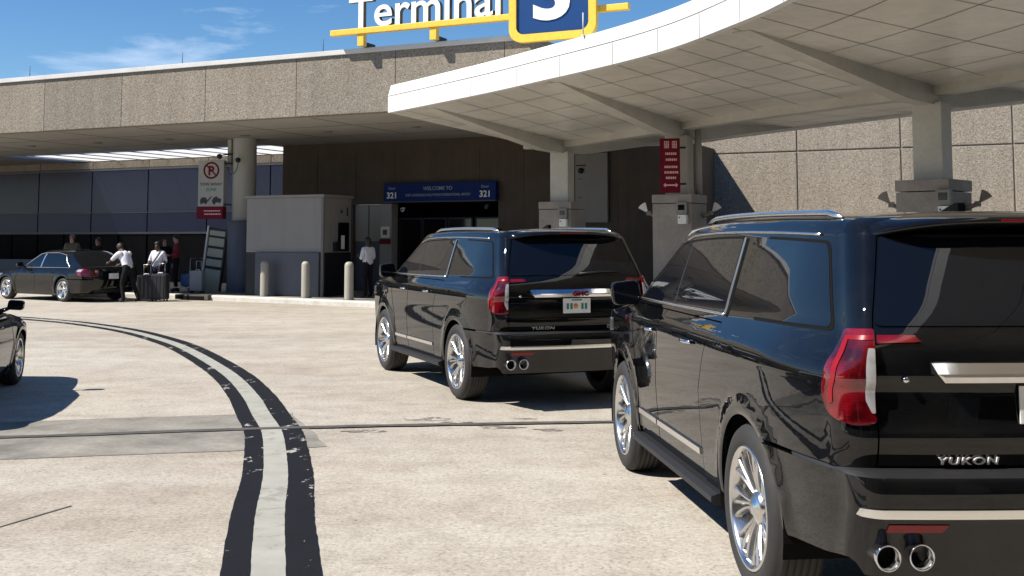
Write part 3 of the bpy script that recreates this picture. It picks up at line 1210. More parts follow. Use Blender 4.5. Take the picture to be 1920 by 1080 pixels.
def panel(S, poly, off=0.0, thick=0.02, du=0.06, dt=0.04, mirror=False, rim=True):
    """cut a flat (U,t) outline into a fine grid, lay it on the shell; returns verts, faces, per-loop normals"""
    bm = bmesh.new()
    vs = [bm.verts.new((u, t, 0)) for u, t in poly]
    f = bm.faces.new(vs)
    bm.normal_update()
    if f.normal.z < 0:
        f.normal_flip()
    bmesh.ops.triangulate(bm, faces=bm.faces[:], ngon_method='EAR_CLIP')
    u0, u1 = min(p[0] for p in poly), max(p[0] for p in poly)
    t0, t1 = min(p[1] for p in poly), max(p[1] for p in poly)
    cuts = []
    k = math.floor(u0 / du) + 1
    while k * du < u1:
        cuts.append(((k * du, 0, 0), (1, 0, 0)))
        k += 1
    c2 = S.xs - S.CL - 0.9
    cf = S.xf + 1.2
    for lo, hi, m in ((S.xs - S.CL, S.xs, 12), (2 * c2 - S.xs, 2 * c2 - S.xs + S.CL, 12), (S.xf, S.xf + 0.3, 10), (2 * cf - S.xf - 0.3, 2 * cf - S.xf, 10)):
        for q in range(m + 1):
            u = lo + (hi - lo) * q / m + 1e-5
            if u0 < u < u1:
                cuts.append(((u, 0, 0), (1, 0, 0)))
    k = math.floor(t0 / dt) + 1
    while k * dt < t1:
        cuts.append(((0, k * dt, 0), (0, 1, 0)))
        k += 1
    for co_, no in cuts:
        bmesh.ops.bisect_plane(bm, geom=bm.verts[:] + bm.edges[:] + bm.faces[:], dist=1e-6, plane_co=co_, plane_no=no)
    bmesh.ops.dissolve_degenerate(bm, dist=1e-5, edges=bm.edges[:])
    bm.verts.index_update()
    P, Nn = [], []
    for v in bm.verts:
        n = S.N(v.co.x, v.co.y)
        P.append(S.P(v.co.x, v.co.y) + n * off)
        Nn.append(n)
    faces = [[v.index for v in f.verts][::-1] for f in bm.faces]   # (U,t) is left-handed seen from outside
    edges = [(e.verts[0].index, e.verts[1].index, e.link_faces[0]) for e in bm.edges if len(e.link_faces) == 1]
    nrm = [[Nn[i] for i in f] for f in faces]
    if rim and thick > 0:
        done = {}

        def dup(i):
            if i not in done:
                done[i] = (len(P), len(P) + 1)
                P.append(P[i].copy())
                P.append(P[i] - Nn[i] * thick)
            return done[i]
        for a, b, lf in edges:
            ids = [v.index for v in lf.verts]
            ia = ids.index(a)
            if ids[(ia + 1) % len(ids)] != b:
                a, b = b, a
            a0, a1 = dup(a)
            b0, b1 = dup(b)
            fc = [a0, b0, b1, a1]
            faces.append(fc)
            nn = (P[b0] - P[a0]).cross(P[a1] - P[a0])
            nn = nn.normalized() if nn.length > 1e-12 else Vector((0, 0, 1))
            nrm.append([-nn] * 4 if False else [nn] * 4)
    bm.free()
    if mirror:
        P = [Vector((p.x, -p.y, p.z)) for p in P]
        faces = [f[::-1] for f in faces]
        nrm = [[Vector((n.x, -n.y, n.z)) for n in l[::-1]] for l in nrm]
    return P, faces, nrm


def panels_obj(name, plist, mats, parent):
    """plist: (verts, faces, loopnormals[, material index])"""
    V, F, NL, MI = [], [], [], []
    for it in plist:
        P, f, nr_ = it[:3]
        mi = it[3] if len(it) > 3 else 0
        o = len(V)
        V += [tuple(p) for p in P]
        F += [tuple(o + i for i in q) for q in f]
        NL += nr_
        MI += [mi] * len(f)
    me = bpy.data.meshes.new(name)
    me.from_pydata(V, [], F)
    me.polygons.foreach_set('material_index', MI)
    me.polygons.foreach_set('use_smooth', [True] * len(F))
    me.update()
    flat_ = [tuple(n) for l in NL for n in l]
    if len(flat_) == len(me.loops):
        me.normals_split_custom_set(flat_)
    return link(name, me, mats, parent)


def grid_obj_data(rows):
    V, F = [], []
    m = len(rows[0])
    for r in rows:
        V += r
    for i in range(len(rows) - 1):
        for k in range(m - 1):
            F.append([i * m + k, i * m + k + 1, (i + 1) * m + k + 1, (i + 1) * m + k])
    return V, F


def on(S, pts, off=0.0):
    return [S.P(u, t) + S.N(u, t) * off for u, t in pts]


def densify(pts, step=0.05):
    out = []
    for a, b in zip(pts[:-1], pts[1:]):
        m = max(1, int(math.hypot(b[0] - a[0], b[1] - a[1]) / step))
        out += [(a[0] + (b[0] - a[0]) * k / m, a[1] + (b[1] - a[1]) * k / m) for k in range(m)]
    return out + [pts[-1]]


def mirror_pts(pts):
    return [Vector((p.x, -p.y, p.z)) for p in pts]


def wheel(parent, x, y, r, w, rr, style, side):
    """side +1 left, -1 right; outer face away from the car"""
    T = Matrix.Rotation(0 if side > 0 else PI, 4, 'Z')
    h = w / 2
    sw = r - rr
    prof = [(rr - .005, h - .028), (rr + .006, h - .012), (rr + sw * .2, h - .002), (rr + sw * .5, h + .004), (rr + sw * .78, h - .010), (rr + sw * .90, h - .028), (r - .003, h - .05)]
    tread = []
    yy = h - .05
    for k in range(5):
        y0 = h - .05 - (w - .1) * k / 5
        y1 = h - .05 - (w - .1) * (k + 1) / 5
        tread += [(r, y0 - .002), (r + .001, y1 + .008), (r - .008, y1 + .006), (r - .008, y1)]
    back = [(a, -b) for a, b in prof[::-1]]
    mb = MB()
    mb.lathe(prof + tread + back, 'y', 56)
    # fine shoulder blocks and raised ring on the sidewall
    hub = MB()
    hub.lathe([(0.0, -.03), (rr - .035, -.03), (rr - .035, -.09), (rr - .01, -h + .01)], 'y', 32)
    hub.lathe([(0.0, -.012), (rr * .56, -.012), (rr * .56, -.03)], 'y', 32)
    wo = hub.xf(T).build('wheel', 'rim_dark', parent)
    wo.location = (x, y, r)
    mb.xf(T).build('tyre', 'tyre', wo)
    rb = MB()
    rb.lathe([(rr - .045, -.02), (rr - .032, h - .055), (rr - .018, h - .022), (rr - .012, h - .006), (rr + .002, h - .004), (rr + .007, h - .012), (rr + .004, h - .03)], 'y', 56)
    if style == 'many':
        nsp = 7
        for k in range(nsp):
            for dq, wd, wo2 in ((-0.30, .009, .0125), (-0.085, .010, .0145), (0.13, .009, .0125)):
                q = 2 * PI * k / nsp
                a0, a1 = q + dq * 0.55, q + dq * 1.22
                spoke(rb, a0, a1, .065, rr - .022, h - .062, h - .022, wd, wo2, .03)
        rb.lathe([(0.0, h - .028), (.03, h - .026), (.036, h - .034), (.06, h - .042), (.082, h - .055), (.085, h - .09)], 'y', 28)
    else:
        for k in range(5):
            q = 2 * PI * k / 5 + .3
            spoke(rb, q - .06, q - .13, .05, rr - .012, h - .055, h - .02, .03, .034, .04)
            spoke(rb, q + .06, q + .13, .05, rr - .012, h - .055, h - .02, .03, .034, .04)
        rb.lathe([(0.0, h - .028), (.028, h - .026), (.055, h - .04), (.07, h - .055), (.072, h - .09)], 'y', 24)
    rb.xf(T).build('rim', 'rim', wo)
    return wo


def spoke(mb, a0, a1, r0, r1, y0, y1, w0, w1, dep):
    n = 6
    vs, fs = [], []
    for i in range(n + 1):
        t = i / n
        a = a0 + (a1 - a0) * t
        r_ = r0 + (r1 - r0) * t
        yy = y0 + (y1 - y0) * (t ** 1.6) + 0.012 * math.sin(t * PI)
        w_ = w0 + (w1 - w0) * t
        rad = Vector((math.cos(a), 0, math.sin(a)))
        tan = Vector((-math.sin(a), 0, math.cos(a)))
        c = rad * r_
        vs += [c - tan * w_ + Vector((0, yy - dep, 0)), c - tan * w_ * .82 + Vector((0, yy - .006, 0)), c - tan * w_ * .45 + Vector((0, yy, 0)),
               c + tan * w_ * .45 + Vector((0, yy, 0)), c + tan * w_ * .82 + Vector((0, yy - .006, 0)), c + tan * w_ + Vector((0, yy - dep, 0))]
    for i in range(n):
        for k in range(5):
            fs.append([i * 6 + k, i * 6 + k + 1, i * 6 + 7 + k, i * 6 + 6 + k])
    mb.add(vs, fs, 0, False)


def well(mb, x, z, r, y0, y1, seg=24):
    """dark wheel housing"""
    vs, fs = [], []
    for y in (y0, y1):
        for k in range(seg + 1):
            q = -0.25 + (PI + 0.5) * k / seg
            vs.append((x + r * math.cos(q), y, z + r * math.sin(q)))
    m = seg + 1
    for k in range(seg):
        fs.append((k, k + 1, m + k + 1, m + k))
    mb.add(vs, fs)
    mb.add(vs[m:], [list(range(m))])


# ---- large SUV
SUV_PROF = [(.28, .925, .28), (.40, .965, .40), (.60, .985, .60), (.80, .998, .80), (1.0, 1.006, 1.0), (1.12, 1.006, 1.12), (1.19, .998, 1.19), (1.27, .942, 1.27),
            (1.34, .899, 1.34), (1.45, .866, 1.45), (1.60, .820, 1.60), (1.74, .777, 1.74), (1.80, .757, 1.80), (1.846, .732, 1.840), (1.904, .676, 1.866),
            (2.055, .52, 1.880), (2.305, .27, 1.894), (2.575, .0, 1.898)]


def suv_taper(x):
    k = 1.0
    if x < -.2:
        k -= .15 * ((-.2 - x) / 1.0) ** 2
    if x > 2.7:
        k -= .06 * ((x - 2.7) / 1.2) ** 2
    return k


def suv_roof(x, t):
    q = sstep(1.30, 1.80, t)
    d = 0.0
    if x > .9:
        d -= .034 * ((x - .9) / 1.2) ** 2
    else:
        d -= .026 * ((.9 - x) / 1.7) ** 2
    return d * q


SUV_REAR = [(.28, -1.08), (.80, -1.10), (.87, -1.125), (.95, -1.135), (1.00, -1.118), (1.12, -1.108), (1.17, -1.12), (1.30, -1.10), (1.365, -1.075), (1.55, -.99), (1.70, -.915), (1.80, -.86)]
SUV_BUMP = [(.28, -1.10), (.40, -1.14), (.50, -1.165), (.60, -1.195), (.66, -1.215), (.72, -1.215), (.775, -1.205), (.82, -1.18)]
SUV_FRONT = [(.28, 3.86), (.5, 4.0), (.8, 4.03), (1.0, 4.02), (1.2, 3.95), (1.4, 3.8)]
ARCH = [(0, .415, .455), (3.07, .415, .455)]
YCF = [(.28, .765), (.80, .775), (1.2, .772), (1.37, .762), (1.55, .715), (1.80, .640)]
S1 = Shell(SUV_PROF, 1.80, SUV_REAR, SUV_FRONT, .15, .25, -.90, 3.70, 2.6, ARCH, suv_taper, suv_roof, ycf=YCF)
SB = Shell(SUV_PROF, 1.80, SUV_BUMP, SUV_FRONT, .15, .25, -.90, 3.70, 2.6, ARCH, suv_taper, suv_roof, bow=.055, ycf=YCF)
CEN = -2.0     # U of the rear centre line
FCEN = 4.9     # U of the front centre line


def mir(poly):
    return [(2 * CEN - u, t) for u, t in poly[::-1]]


def make_suv(label):
    t_ = thing('sport_utility_vehicle', label, 'suv', (0, 0, 0), 0, 'black sport utility vehicles queued along the canopy')
    AR = .455
    # -- body: upper shell, quarters, fenders
    a_pillar = [(2.88, 1.29), (2.80, 1.34), (2.52, 1.50), (2.22, 1.675), (2.02, 1.775), (1.93, 1.838), (1.90, 1.904), (1.95, 2.055), (2.02, 2.305), (2.04, 2.574)]
    upper = [(-1.098, 1.29)] + a_pillar + [(-.9, 2.574), (-.9, 1.80), (-1.098, 1.80)]
    zq = .80
    dxq = math.sqrt(AR ** 2 - (zq - .415) ** 2)
    a_q = math.degrees(math.atan2(zq - .415, -dxq))
    quarter = [(.86, .36), (.86, .88), (.75, 1.08), (.605, 1.29), (-1.098, 1.29), (-1.098, .805)] + [(-dxq - .0, .805)] + arc(0, .415, AR, a_q - .5, 0, 26) + [(.455, .36)]
    fender = [(2.545, .36)] + arc(3.07, .415, AR, 180, 0, 30)[0:0] + [(2.545, .8), (2.64, 1.05), (2.72, 1.29), (2.88, 1.29), (3.1, 1.245), (3.5, 1.205), (3.8, 1.17), (3.99, 1.12), (3.99, .36), (3.525, .36)] + arc(3.07, .415, AR, 0, 180, 30) + [(2.615, .36)]
    pl = []
    for mi_ in (False, True):
        pl.append(panel(S1, upper, 0, .02, mirror=mi_, rim=True))
        pl.append(panel(S1, quarter, 0, .03, mirror=mi_))
        pl.append(panel(S1, fender, 0, .03, mirror=mi_))
    panels_obj('body', pl, 'paint', t_)
    # -- doors with handles
    for mi_ in (False, True):
        fd = [(2.53, .42), (1.965, .42), (1.965, .80), (1.90, 1.05), (1.865, 1.283), (2.708, 1.283), (2.628, 1.05), (2.53, .8)]
        rd = [(1.95, .42), (.875, .42), (.875, .885), (.763, 1.085), (.62, 1.283), (1.85, 1.283), (1.885, 1.05), (1.95, .8)]
        for nm, pg, hx in (('front', fd, 2.07), ('rear', rd, 1.08)):
            d = panels_obj('door', [panel(S1, pg, -.002, .025, mirror=mi_)], 'paint', t_)
            hz = 1.145
            # handle: chrome strap standing off a shallow cup
            mb = MB()
            pts = on(S1, densify([(hx - .11, hz), (hx + .11, hz)], .03), .0)
            m_ = len(pts)
            q = []
            for i, p in enumerate(pts):
                o_ = .032 * math.sin(PI * min(1, max(0, (i / (m_ - 1)))) ) ** .5 if 0 < i < m_ - 1 else .006
                q.append(p + Vector((0, o_, 0)))
            mb.tube(q, .011, 8)
            mb.v = [Vector((p.x, -p.y if mi_ else p.y, p.z)) for p in mb.v]
            hnd = mb.build('handle', 'chrome', d)
            # lower chrome moulding
            m0, m1 = (2.5, 1.975) if nm == 'front' else (1.94, .885)
            st = panels_obj('moulding', [panel(S1, [(m1, .515), (m0, .515), (m0, .55), (m1, .55)], .012, .014, mirror=mi_)], 'satin', d)
            # glass
            if nm == 'front':
                g_ = rnd_poly([(1.80, 1.325), (2.72, 1.325), (2.45, 1.485), (2.17, 1.645), (1.98, 1.735), (1.77, 1.748)], [.02, .03, .3, .3, .1, .02])
                sl = rnd_poly([(1.785, 1.312), (2.77, 1.312), (2.48, 1.495), (2.19, 1.657), (1.99, 1.749), (1.755, 1.762)], [.02, .03, .3, .3, .1, .02])
            else:
                g_ = rnd_poly([(.665, 1.337), (1.765, 1.326), (1.735, 1.748), (.67, 1.752)], .025)
                sl = rnd_poly([(.645, 1.322), (1.785, 1.312), (1.755, 1.762), (.65, 1.766)], .025)
            panels_obj('window_seal', [panel(S1, sl, .0018, .004, mirror=mi_)], 'under', d)
            panels_obj('window', [panel(S1, g_, .004, .006, mirror=mi_)], 'car_glass', d)
    # pillar blacks between the side windows
    for mi_ in (False, True):
        bp = [(1.768, 1.326), (1.797, 1.326), (1.767, 1.748), (1.738, 1.748)]
        panels_obj('pillar_trim', [panel(S1, bp, .003, .005, mirror=mi_)], 'matt_black', t_)
        qg = rnd_poly([(-.815, 1.362), (.17, 1.347), (.27, 1.752), (-.74, 1.745)], [.05, .04, .03, .06])
        qs = rnd_poly([(-.838, 1.347), (.148, 1.332), (.25, 1.767), (-.762, 1.760)], [.05, .04, .03, .06])
        panels_obj('window_seal', [panel(S1, qs, .0018, .004, mirror=mi_)], 'under', t_)
        panels_obj('quarter_window', [panel(S1, qg, .004, .006, mirror=mi_)], 'car_glass', t_)
        # chrome window line: belt, then the upright strap behind the rear door
        mb = MB()
        belt = on(S1, densify([(2.74, 1.315), (1.8, 1.316), (.61, 1.327)], .08), .008)
        mb.tube(belt, .0085, 6)
        strap = [(.66, 1.325), (.735, 1.325), (.775, 1.757), (.735, 1.757)]
        mb.v = [Vector((p.x, -p.y if mi_ else p.y, p.z)) for p in mb.v]
        mb.build('belt_trim', 'satin', t_)
        panels_obj('pillar_strap', [panel(S1, [(.595, 1.325), (.64, 1.325), (.635, 1.757), (.60, 1.757)], .010, .012, mirror=mi_)], 'satin', t_)
        # roof line trim over the doors
        mb = MB()
        top = on(S1, densify([(-.62, 1.785), (.5, 1.787), (1.75, 1.785), (2.0, 1.755)], .1), .004)
        mb.tube(top, .007, 6)
        mb.v = [Vector((p.x, -p.y if mi_ else p.y, p.z)) for p in mb.v]
        mb.build('drip_trim', 'satin', t_)
        # roof rail
        mb = MB()
        rr_ = []
        for k in range(25):
            q = k / 24
            u = -.72 + 2.42 * q
            base = S1.P(max(u, -.88), 1.893) + Vector((0, 0, .002))
            lift = .022 * min(1, sstep(0, .09, q), sstep(0, .09, 1 - q))
            rr_.append(base + Vector((0, 0, lift)))
        mb.tube(rr_, [.006 if k in (0, 24) else .017 for k in range(25)], 8)
        mb.v = [Vector((p.x, -p.y if mi_ else p.y, p.z)) for p in mb.v]
        mb.build('roof_rail', 'satin', t_)
        # running board
        mb = MB()
        mb.prism([(.84, .30), (1.0, .305), (1.03, .325), (1.03, .355), (.99, .37), (.84, .37)], .52, 2.58, 0, 'x')
        mb.v = [Vector((p.x, -p.y if mi_ else p.y, p.z)) for p in mb.v]
        mb.build('running_board', 'matt_black', t_)
        # sill below the doors
        panels_obj('sill', [panel(S1, [(2.60, .30), (.47, .30), (.47, .415), (2.60, .415)], -.012, .02, mirror=mi_)], 'gloss_black', t_)
        # door mirror
        mb = MB()
        sx = 1
        prof_ = rnd_poly([(-.12, -.085), (.11, -.095), (.13, .075), (-.10, .10)], .05, 5)
        rings = []
        for (dx, sc) in ((-.055, .90), (-.05, .97), (.0, 1.0), (.06, .93), (.10, .75), (.115, .45)):
            rings.append([Vector((2.80 + dx, 1.02 + yy * sc * .92, 1.355 + zz * sc)) for yy, zz in prof_])
        V, F = grid_obj_data([r_ + [r_[0]] for r_ in rings])
        mb.add(V, F, 0, True)
        mb.add(rings[-1], [list(range(len(prof_)))], 0)
        mb.tube([(2.82, .90, 1.275), (2.82, .95, 1.285), (2.82, .99, 1.305)], [.05, .035, .03], 10)
        mb.v = [Vector((p.x, -p.y if mi_ else p.y, p.z)) for p in mb.v]
        mr = mb.build('mirror', 'paint', t_)
        mb = MB()
        mb.add([p + Vector((-.002, 0, 0)) for p in rings[0]], [list(range(len(prof_)))])
        mb.v = [Vector((p.x, -p.y if mi_ else p.y, p.z)) for p in mb.v]
        mb.build('mirror_glass', 'car_glass', mr)
        # tail lamp: tall, wrapping the corner
        lamp = rnd_poly([(-.90, 1.20), (-.935, 1.365), (-1.096, 1.368), (-1.096, .985), (-1.010, .975), (-.925, 1.03)], [.08, .03, .01, .02, .04, .06])
        tl = panels_obj('tail_lamp', [panel(S1, lamp, .020, .03, .02, .02, mirror=mi_)], 'red_lens', t_)
        wl = rnd_poly([(-1.066, 1.29), (-1.092, 1.29), (-1.092, 1.03), (-1.082, 1.03), (-1.066, 1.08), (-1.062, 1.25)], .006)
        panels_obj('reversing_light', [panel(S1, wl, .026, .008, .02, .02, mirror=mi_)], 'clear_lens', tl)
        ll = [(-.946, 1.30), (-.955, 1.335), (-1.09, 1.340), (-1.09, 1.322), (-.972, 1.316), (-.964, 1.07), (-.952, 1.06)]
        panels_obj('light_guide', [panel(S1, ll, .024, .006, .02, .02, mirror=mi_)], 'reflector', tl)
        # exhaust pair
        for yy in (.795, .655):
            mb = MB()
            mb.lathe([(.044, -1.02), (.046, -1.15), (.0525, -1.185), (.0515, -1.19), (.045, -1.185), (.042, -1.05)], 'x', 28, 0, (0, yy, .482))
            mb.lathe([(.042, -1.12), (.0, -1.12)], 'x', 28, 1, (0, yy, .482))
            mb.v = [Vector((p.x, -p.y if mi_ else p.y, p.z)) for p in mb.v]
            mb.build('exhaust_tip', ['chrome', 'under'], t_)
        # head lamp
        hl = rnd_poly([(3.66, 1.12), (3.62, 1.02), (4.02, .98), (4.38, 1.0), (4.36, 1.10), (4.0, 1.11)], .03)
        panels_obj('headlamp', [panel(S1, hl, .010, .012, mirror=mi_)], 'head_lens', t_)
    # -- tailgate (full width)
    tg = [(-1.106, .815), (-1.106, 1.80)] + [(2 * CEN + 1.106, 1.80), (2 * CEN + 1.106, .815)]
    tgo = panels_obj('tailgate', [panel(S1, tg, -.001, .03)], 'paint', t_)
    rw = rnd_poly([(-1.112, 1.385), (-1.112, 1.79), (2 * CEN + 1.112, 1.79), (2 * CEN + 1.112, 1.385)], .03)
    panels_obj('rear_window', [panel(S1, rw, .006, .010)], 'car_glass', tgo)
    mb = MB()
    wp = [S1.P(CEN - .02, 1.40) + Vector((-.02, 0, 0)), S1.P(CEN - .30, 1.42) + Vector((-.022, 0, 0)), S1.P(CEN - .62, 1.425) + Vector((-.018, 0, 0))]
    mb.tube(wp, [.014, .009, .006], 6)
    mb.build('wiper', 'matt_black', tgo)
    for pg in ([(-1.108, 1.345), (-1.108, 1.312), (-1.325, 1.318), (-1.295, 1.345)],):
        for q in (pg, mir(pg)):
            panels_obj('lamp_bar', [panel(S1, q, .010, .014)], 'red_lens', tgo)
    # chrome grip bar across the tailgate, its upper edge bevelled
    bar = [(-1.36, 1.155), (-1.43, 1.235), (2 * CEN + 1.43, 1.235), (2 * CEN + 1.36, 1.155), (2 * CEN + 1.42, 1.155), (2 * CEN + 1.445, 1.183), (-1.445, 1.183), (-1.42, 1.155)]
    V = []
    mb = MB()
    us = [-1.375 - (1.25 * k / 24) for k in range(25)]
    rows = []
    for k, u in enumerate(us):
        e = -.03 if k == 0 else (.03 if k == 24 else 0)
        rows.append([S1.P(u + e * 1.6, 1.150) + Vector((-.004, 0, 0)), S1.P(u + e * 1.2, 1.158) + Vector((-.032, 0, 0)), S1.P(u + e, 1.182) + Vector((-.040, 0, 0)),
                     S1.P(u, 1.194) + Vector((-.036, 0, 0)), S1.P(u - e * .5, 1.236) + Vector((-.012, 0, 0)), S1.P(u - e * .5, 1.240) + Vector((-.001, 0, 0))])
    V, F = grid_obj_data(rows)
    mb.add(V, F, 0, False)
    mb.add(rows[0], [list(range(6))])
    mb.add(rows[-1], [list(range(6))[::-1]])
    mb.build('grip_bar', 'chrome', tgo)
    # lettering on the tailgate
    def rear_T(y, z, off):
        u = CEN + y / .82 * .9
        p = S1.P(u, z) + Vector((-off, 0, 0))
        return frame(p, (0, -1, 0), (-1, 0, 0))
    def wrap(o, z0, off):
        p0 = S1.P(CEN, z0).x
        for v in o.data.vertices:
            u = CEN + v.co.y / .82 * .9
            v.co.x += S1.P(u, v.co.z).x - S1.P(CEN, z0).x
    for body_, sz, y_, z_, off_, m_, ex, bo, sp, sx_ in (('GMC', .066, 0, 1.172, .041, 'red_sign', .003, .004, 1.0, 1.25), ('YUKON', .045, .405, .824, .004, 'badge', .005, .0006, 1.15, 1.45), ('DENALI', .046, -.44, .824, .004, 'badge', .005, .0006, 1.1, 1.35)):
        Tt = frame(Vector((S1.P(CEN, z_).x - off_, y_, z_)), (0, -1, 0), (-1, 0, 0))
        wrap(text_obj('lettering', body_, sz, Tt, m_, tgo, ex, bo, 'CENTER', sp, world=False, sx=sx_), z_, off_)
    # licence plate
    mb = MB()
    px = S1.P(CEN, 1.07).x - .012
    mb.box((px, .03, 1.065), (.008, .315, .155), 0, 0, .004)
    lp = mb.build('licence_plate', 'sign_white', tgo)
    mb = MB()
    for k in range(6):
        y = .135 - .042 * k
        if k in (2, 3):
            continue
        mb.box((px - .005, y, 1.06), (.003, .026, .062), 0, 0)
    mb.box((px - .005, .03, 1.125), (.003, .12, .014), 0, 0)
    mb.build('plate_print', 'green_print', lp)
    mb = MB()
    mb.lathe([(0, -.004), (.026, -.004), (.026, 0)], 'x', 14, 0, (px - .004, .042, 1.062))
    mb.build('plate_print', 'orange_print', lp)
    mb = MB()
    mb.lathe([(0, -.012), (.012, -.012), (.014, 0)], 'x', 10, 0, (S1.P(-1.28, 1.16).x, .655, 1.168))
    mb.build('lock_button', 'chrome', tgo)
    # cap closing the roof behind the rear pillars
    capr = []
    for mi_ in (False, True):
        ring, edge = [], []
        for k in range(25):
            q = k / 24
            ring.append(S1.P(-.9 - 1.1 * (q ** .8), 1.80))
            edge.append(S1.P(-.9, 1.80 + .774 * q))
        rows = [[a.lerp(b, j / 6) + Vector((0, 0, .02 * math.sin(PI * j / 6) * min(1, k / 4))) for j in range(7)] for k, (a, b) in enumerate(zip(ring, edge))]
        V, F = grid_obj_data(rows)
        capr.append(([Vector((p.x, -p.y, p.z)) if mi_ else p for p in V], F))
    mb = MB()
    for V, F in capr:
        mb.add(V, F, 0, True)
    mb.build('roof_cap', 'paint', t_)
    # roof spoiler over the glass
    rows = []
    for k in range(21):
        y = -.66 + 1.32 * k / 20
        f_ = 1 - (abs(y) / .66) ** 4
        xb = -.80 - .165 * f_
        zt = 1.858 + .014 * (1 - (y / .66) ** 2) - (1 - f_) * .045
        rows.append([Vector((-.60, y, zt + .006)), Vector((-.78, y, zt - .008)), Vector((xb + .03, y, zt - .026)), Vector((xb, y, zt - .040)), Vector((xb + .005, y, zt - .056)), Vector((xb + .10, y, zt - .075)), Vector((-.72, y, zt - .09))])
    V, F = grid_obj_data(rows)
    mb = MB()
    mb.add(V, F, 0, True)
    mb.add(rows[0], [list(range(7))])
    mb.add(rows[-1], [list(range(7))[::-1]])
    sp_ = mb.build('spoiler', 'paint', t_)
    mb = MB()
    mb.box((-.9665, 0, 1.826), (.006, .30, .010), 0, 0, .002)
    mb.build('brake_light', 'reflector', sp_)
    # -- rear bumper
    zb = .785
    dxb = math.sqrt(AR ** 2 - (zb - .415) ** 2)
    ab_ = math.degrees(math.atan2(zb - .415, -dxb))
    left = [(-dxb, zb)] + arc(0, .415, AR, ab_, 180, 12)[1:] + [(-.46, .41), (-.80, .425), (-.93, .46), (-1.02, .455), (-1.1, .435)]
    poly = left[::-1] + [(-dxb, zb)][0:0] + mir(left)[::-1]
    poly = [(-dxb, zb)] + arc(0, .415, AR, ab_, 180, 12)[1:] + [(-.46, .41), (-.80, .425), (-.95, .445), (-.985, .43), (-1.02, .385)] + [(2 * CEN - u, t) for u, t in ([(-.46, .41), (-.80, .425), (-.95, .445), (-.985, .43), (-1.02, .385)][::-1])] + [(2 * CEN - u, t) for u, t in ([(-dxb, zb)] + arc(0, .415, AR, ab_, 180, 12)[1:])[::-1]]
    bp_ = panels_obj('rear_bumper', [panel(SB, poly, .004, .03)], 'paint', t_)
    mb = MB()
    rows = []
    for k in range(61):
        u = -.55 - (2.9 * k / 60)
        a = SB.P(u, zb) + SB.N(u, zb) * .002
        b = S1.P(u, .805) - S1.N(u, .805) * .02
        rows.append([a, a.lerp(b, .3) + Vector((0, 0, .008)), b])
    V, F = grid_obj_data(rows)
    mb.add(V, F, 0, True)
    mb.build('bumper_step', 'matt_black', bp_)
    cs_ = [(-.975, .640), (-.990, .666), (2 * CEN + .990, .666), (2 * CEN + .975, .640), (2 * CEN + .995, .636), (-.995, .636)]
    panels_obj('bumper_strip', [panel(SB, cs_, .018, .016, .03, .02)], 'satin', bp_)
    lowp = [(-1.025, .39), (-1.035, .630), (2 * CEN + 1.035, .630), (2 * CEN + 1.025, .39)]
    panels_obj('bumper_insert', [panel(SB, lowp, .007, .005, .04, .03)], 'gloss_black', bp_)
    rf = [(-1.09, .575), (-1.10, .607), (-1.38, .607), (-1.35, .575)]
    for q in (rf, mir(rf)):
        panels_obj('reflector', [panel(SB, q, .012, .008)], 'reflector', bp_)
    # -- front: bumper, grille, bonnet, windscreen
    ff = [(3.99, .36), (3.99, 1.10), (2 * FCEN - 3.99, 1.10), (2 * FCEN - 3.99, .36)]
    fb = panels_obj('front_bumper', [panel(S1, ff, -.001, .03)], 'paint', t_)
    gr = rnd_poly([(4.42, .62), (4.36, 1.08), (2 * FCEN - 4.36, 1.08), (2 * FCEN - 4.42, .62)], .05)
    panels_obj('grille', [panel(S1, gr, .012, .014)], 'satin', fb)

    def deckline(u):
        return float(np.interp(u, [2.88, 3.1, 3.5, 3.8, 3.99, 4.9], [1.29, 1.245, 1.205, 1.17, 1.12, 1.10]))
    rows = []
    for u in list(np.linspace(2.88, 3.70, 14)) + list(np.linspace(3.74, 4.0, 8)) + list(np.linspace(4.1, 4.88, 8)):
        Lp = S1.P(u, deckline(u))
        cw = .115 * (1 - sstep(3.2, 4.9, u)) + .02 * (1 - sstep(4.5, 4.9, u))
        row = []
        for k in range(17):
            q = 1 - 2 * k / 16
            row.append(Vector((Lp.x + (.12 * (1 - q * q) if u < 3.1 else .0) * (1 - sstep(2.88, 3.1, u)), Lp.y * q, Lp.z + cw * (1 - abs(q) ** 2.6))))
        rows.append(row)
    V, F = grid_obj_data(rows)
    mb = MB()
    mb.add(V, F, 0, True)
    mb.build('bonnet', 'paint', t_)
    rows = []
    for k, (u, tt) in enumerate(a_pillar[:7]):
        Lp = S1.P(u, tt) - Vector((0, .012, 0))
        q7 = k / 6
        bx, cz = .20 + (-.06) * q7, .045 - .012 * q7
        row = []
        for j in range(17):
            q = 1 - 2 * j / 16
            row.append(Vector((Lp.x + bx * (1 - q * q), Lp.y * q, Lp.z + cz * (1 - q * q))))
        rows.append(row)
    V, F = grid_obj_data(rows)
    mb = MB()
    mb.add(V, F, 0, True)
    mb.build('windscreen', 'car_glass', t_)
    # roof antenna fin
    mb = MB()
    mb.prism([(-.34, 1.86), (-.08, 1.86), (-.16, 1.89), (-.30, 1.925), (-.335, 1.925)], -.018, .018, 0, 'y')
    mb.build('antenna', 'paint', t_)
    # -- underbody, wheel housings, inner liner so nothing is hollow
    mb = MB()
    mb.box((1.5, 0, .42), (4.3, 1.25, .22))
    mb.box((1.5, 0, .85), (2.0, 1.80, .85))
    mb.box((-.72, 0, .68), (.62, 1.5, .42))
    mb.box((.35, 0, 1.15), (2.6, 1.45, .40))
    mb.box((3.1, 0, .85), (1.2, 1.2, .5))
    mb.box((.35, 0, 1.5), (1.9, 1.3, .45))
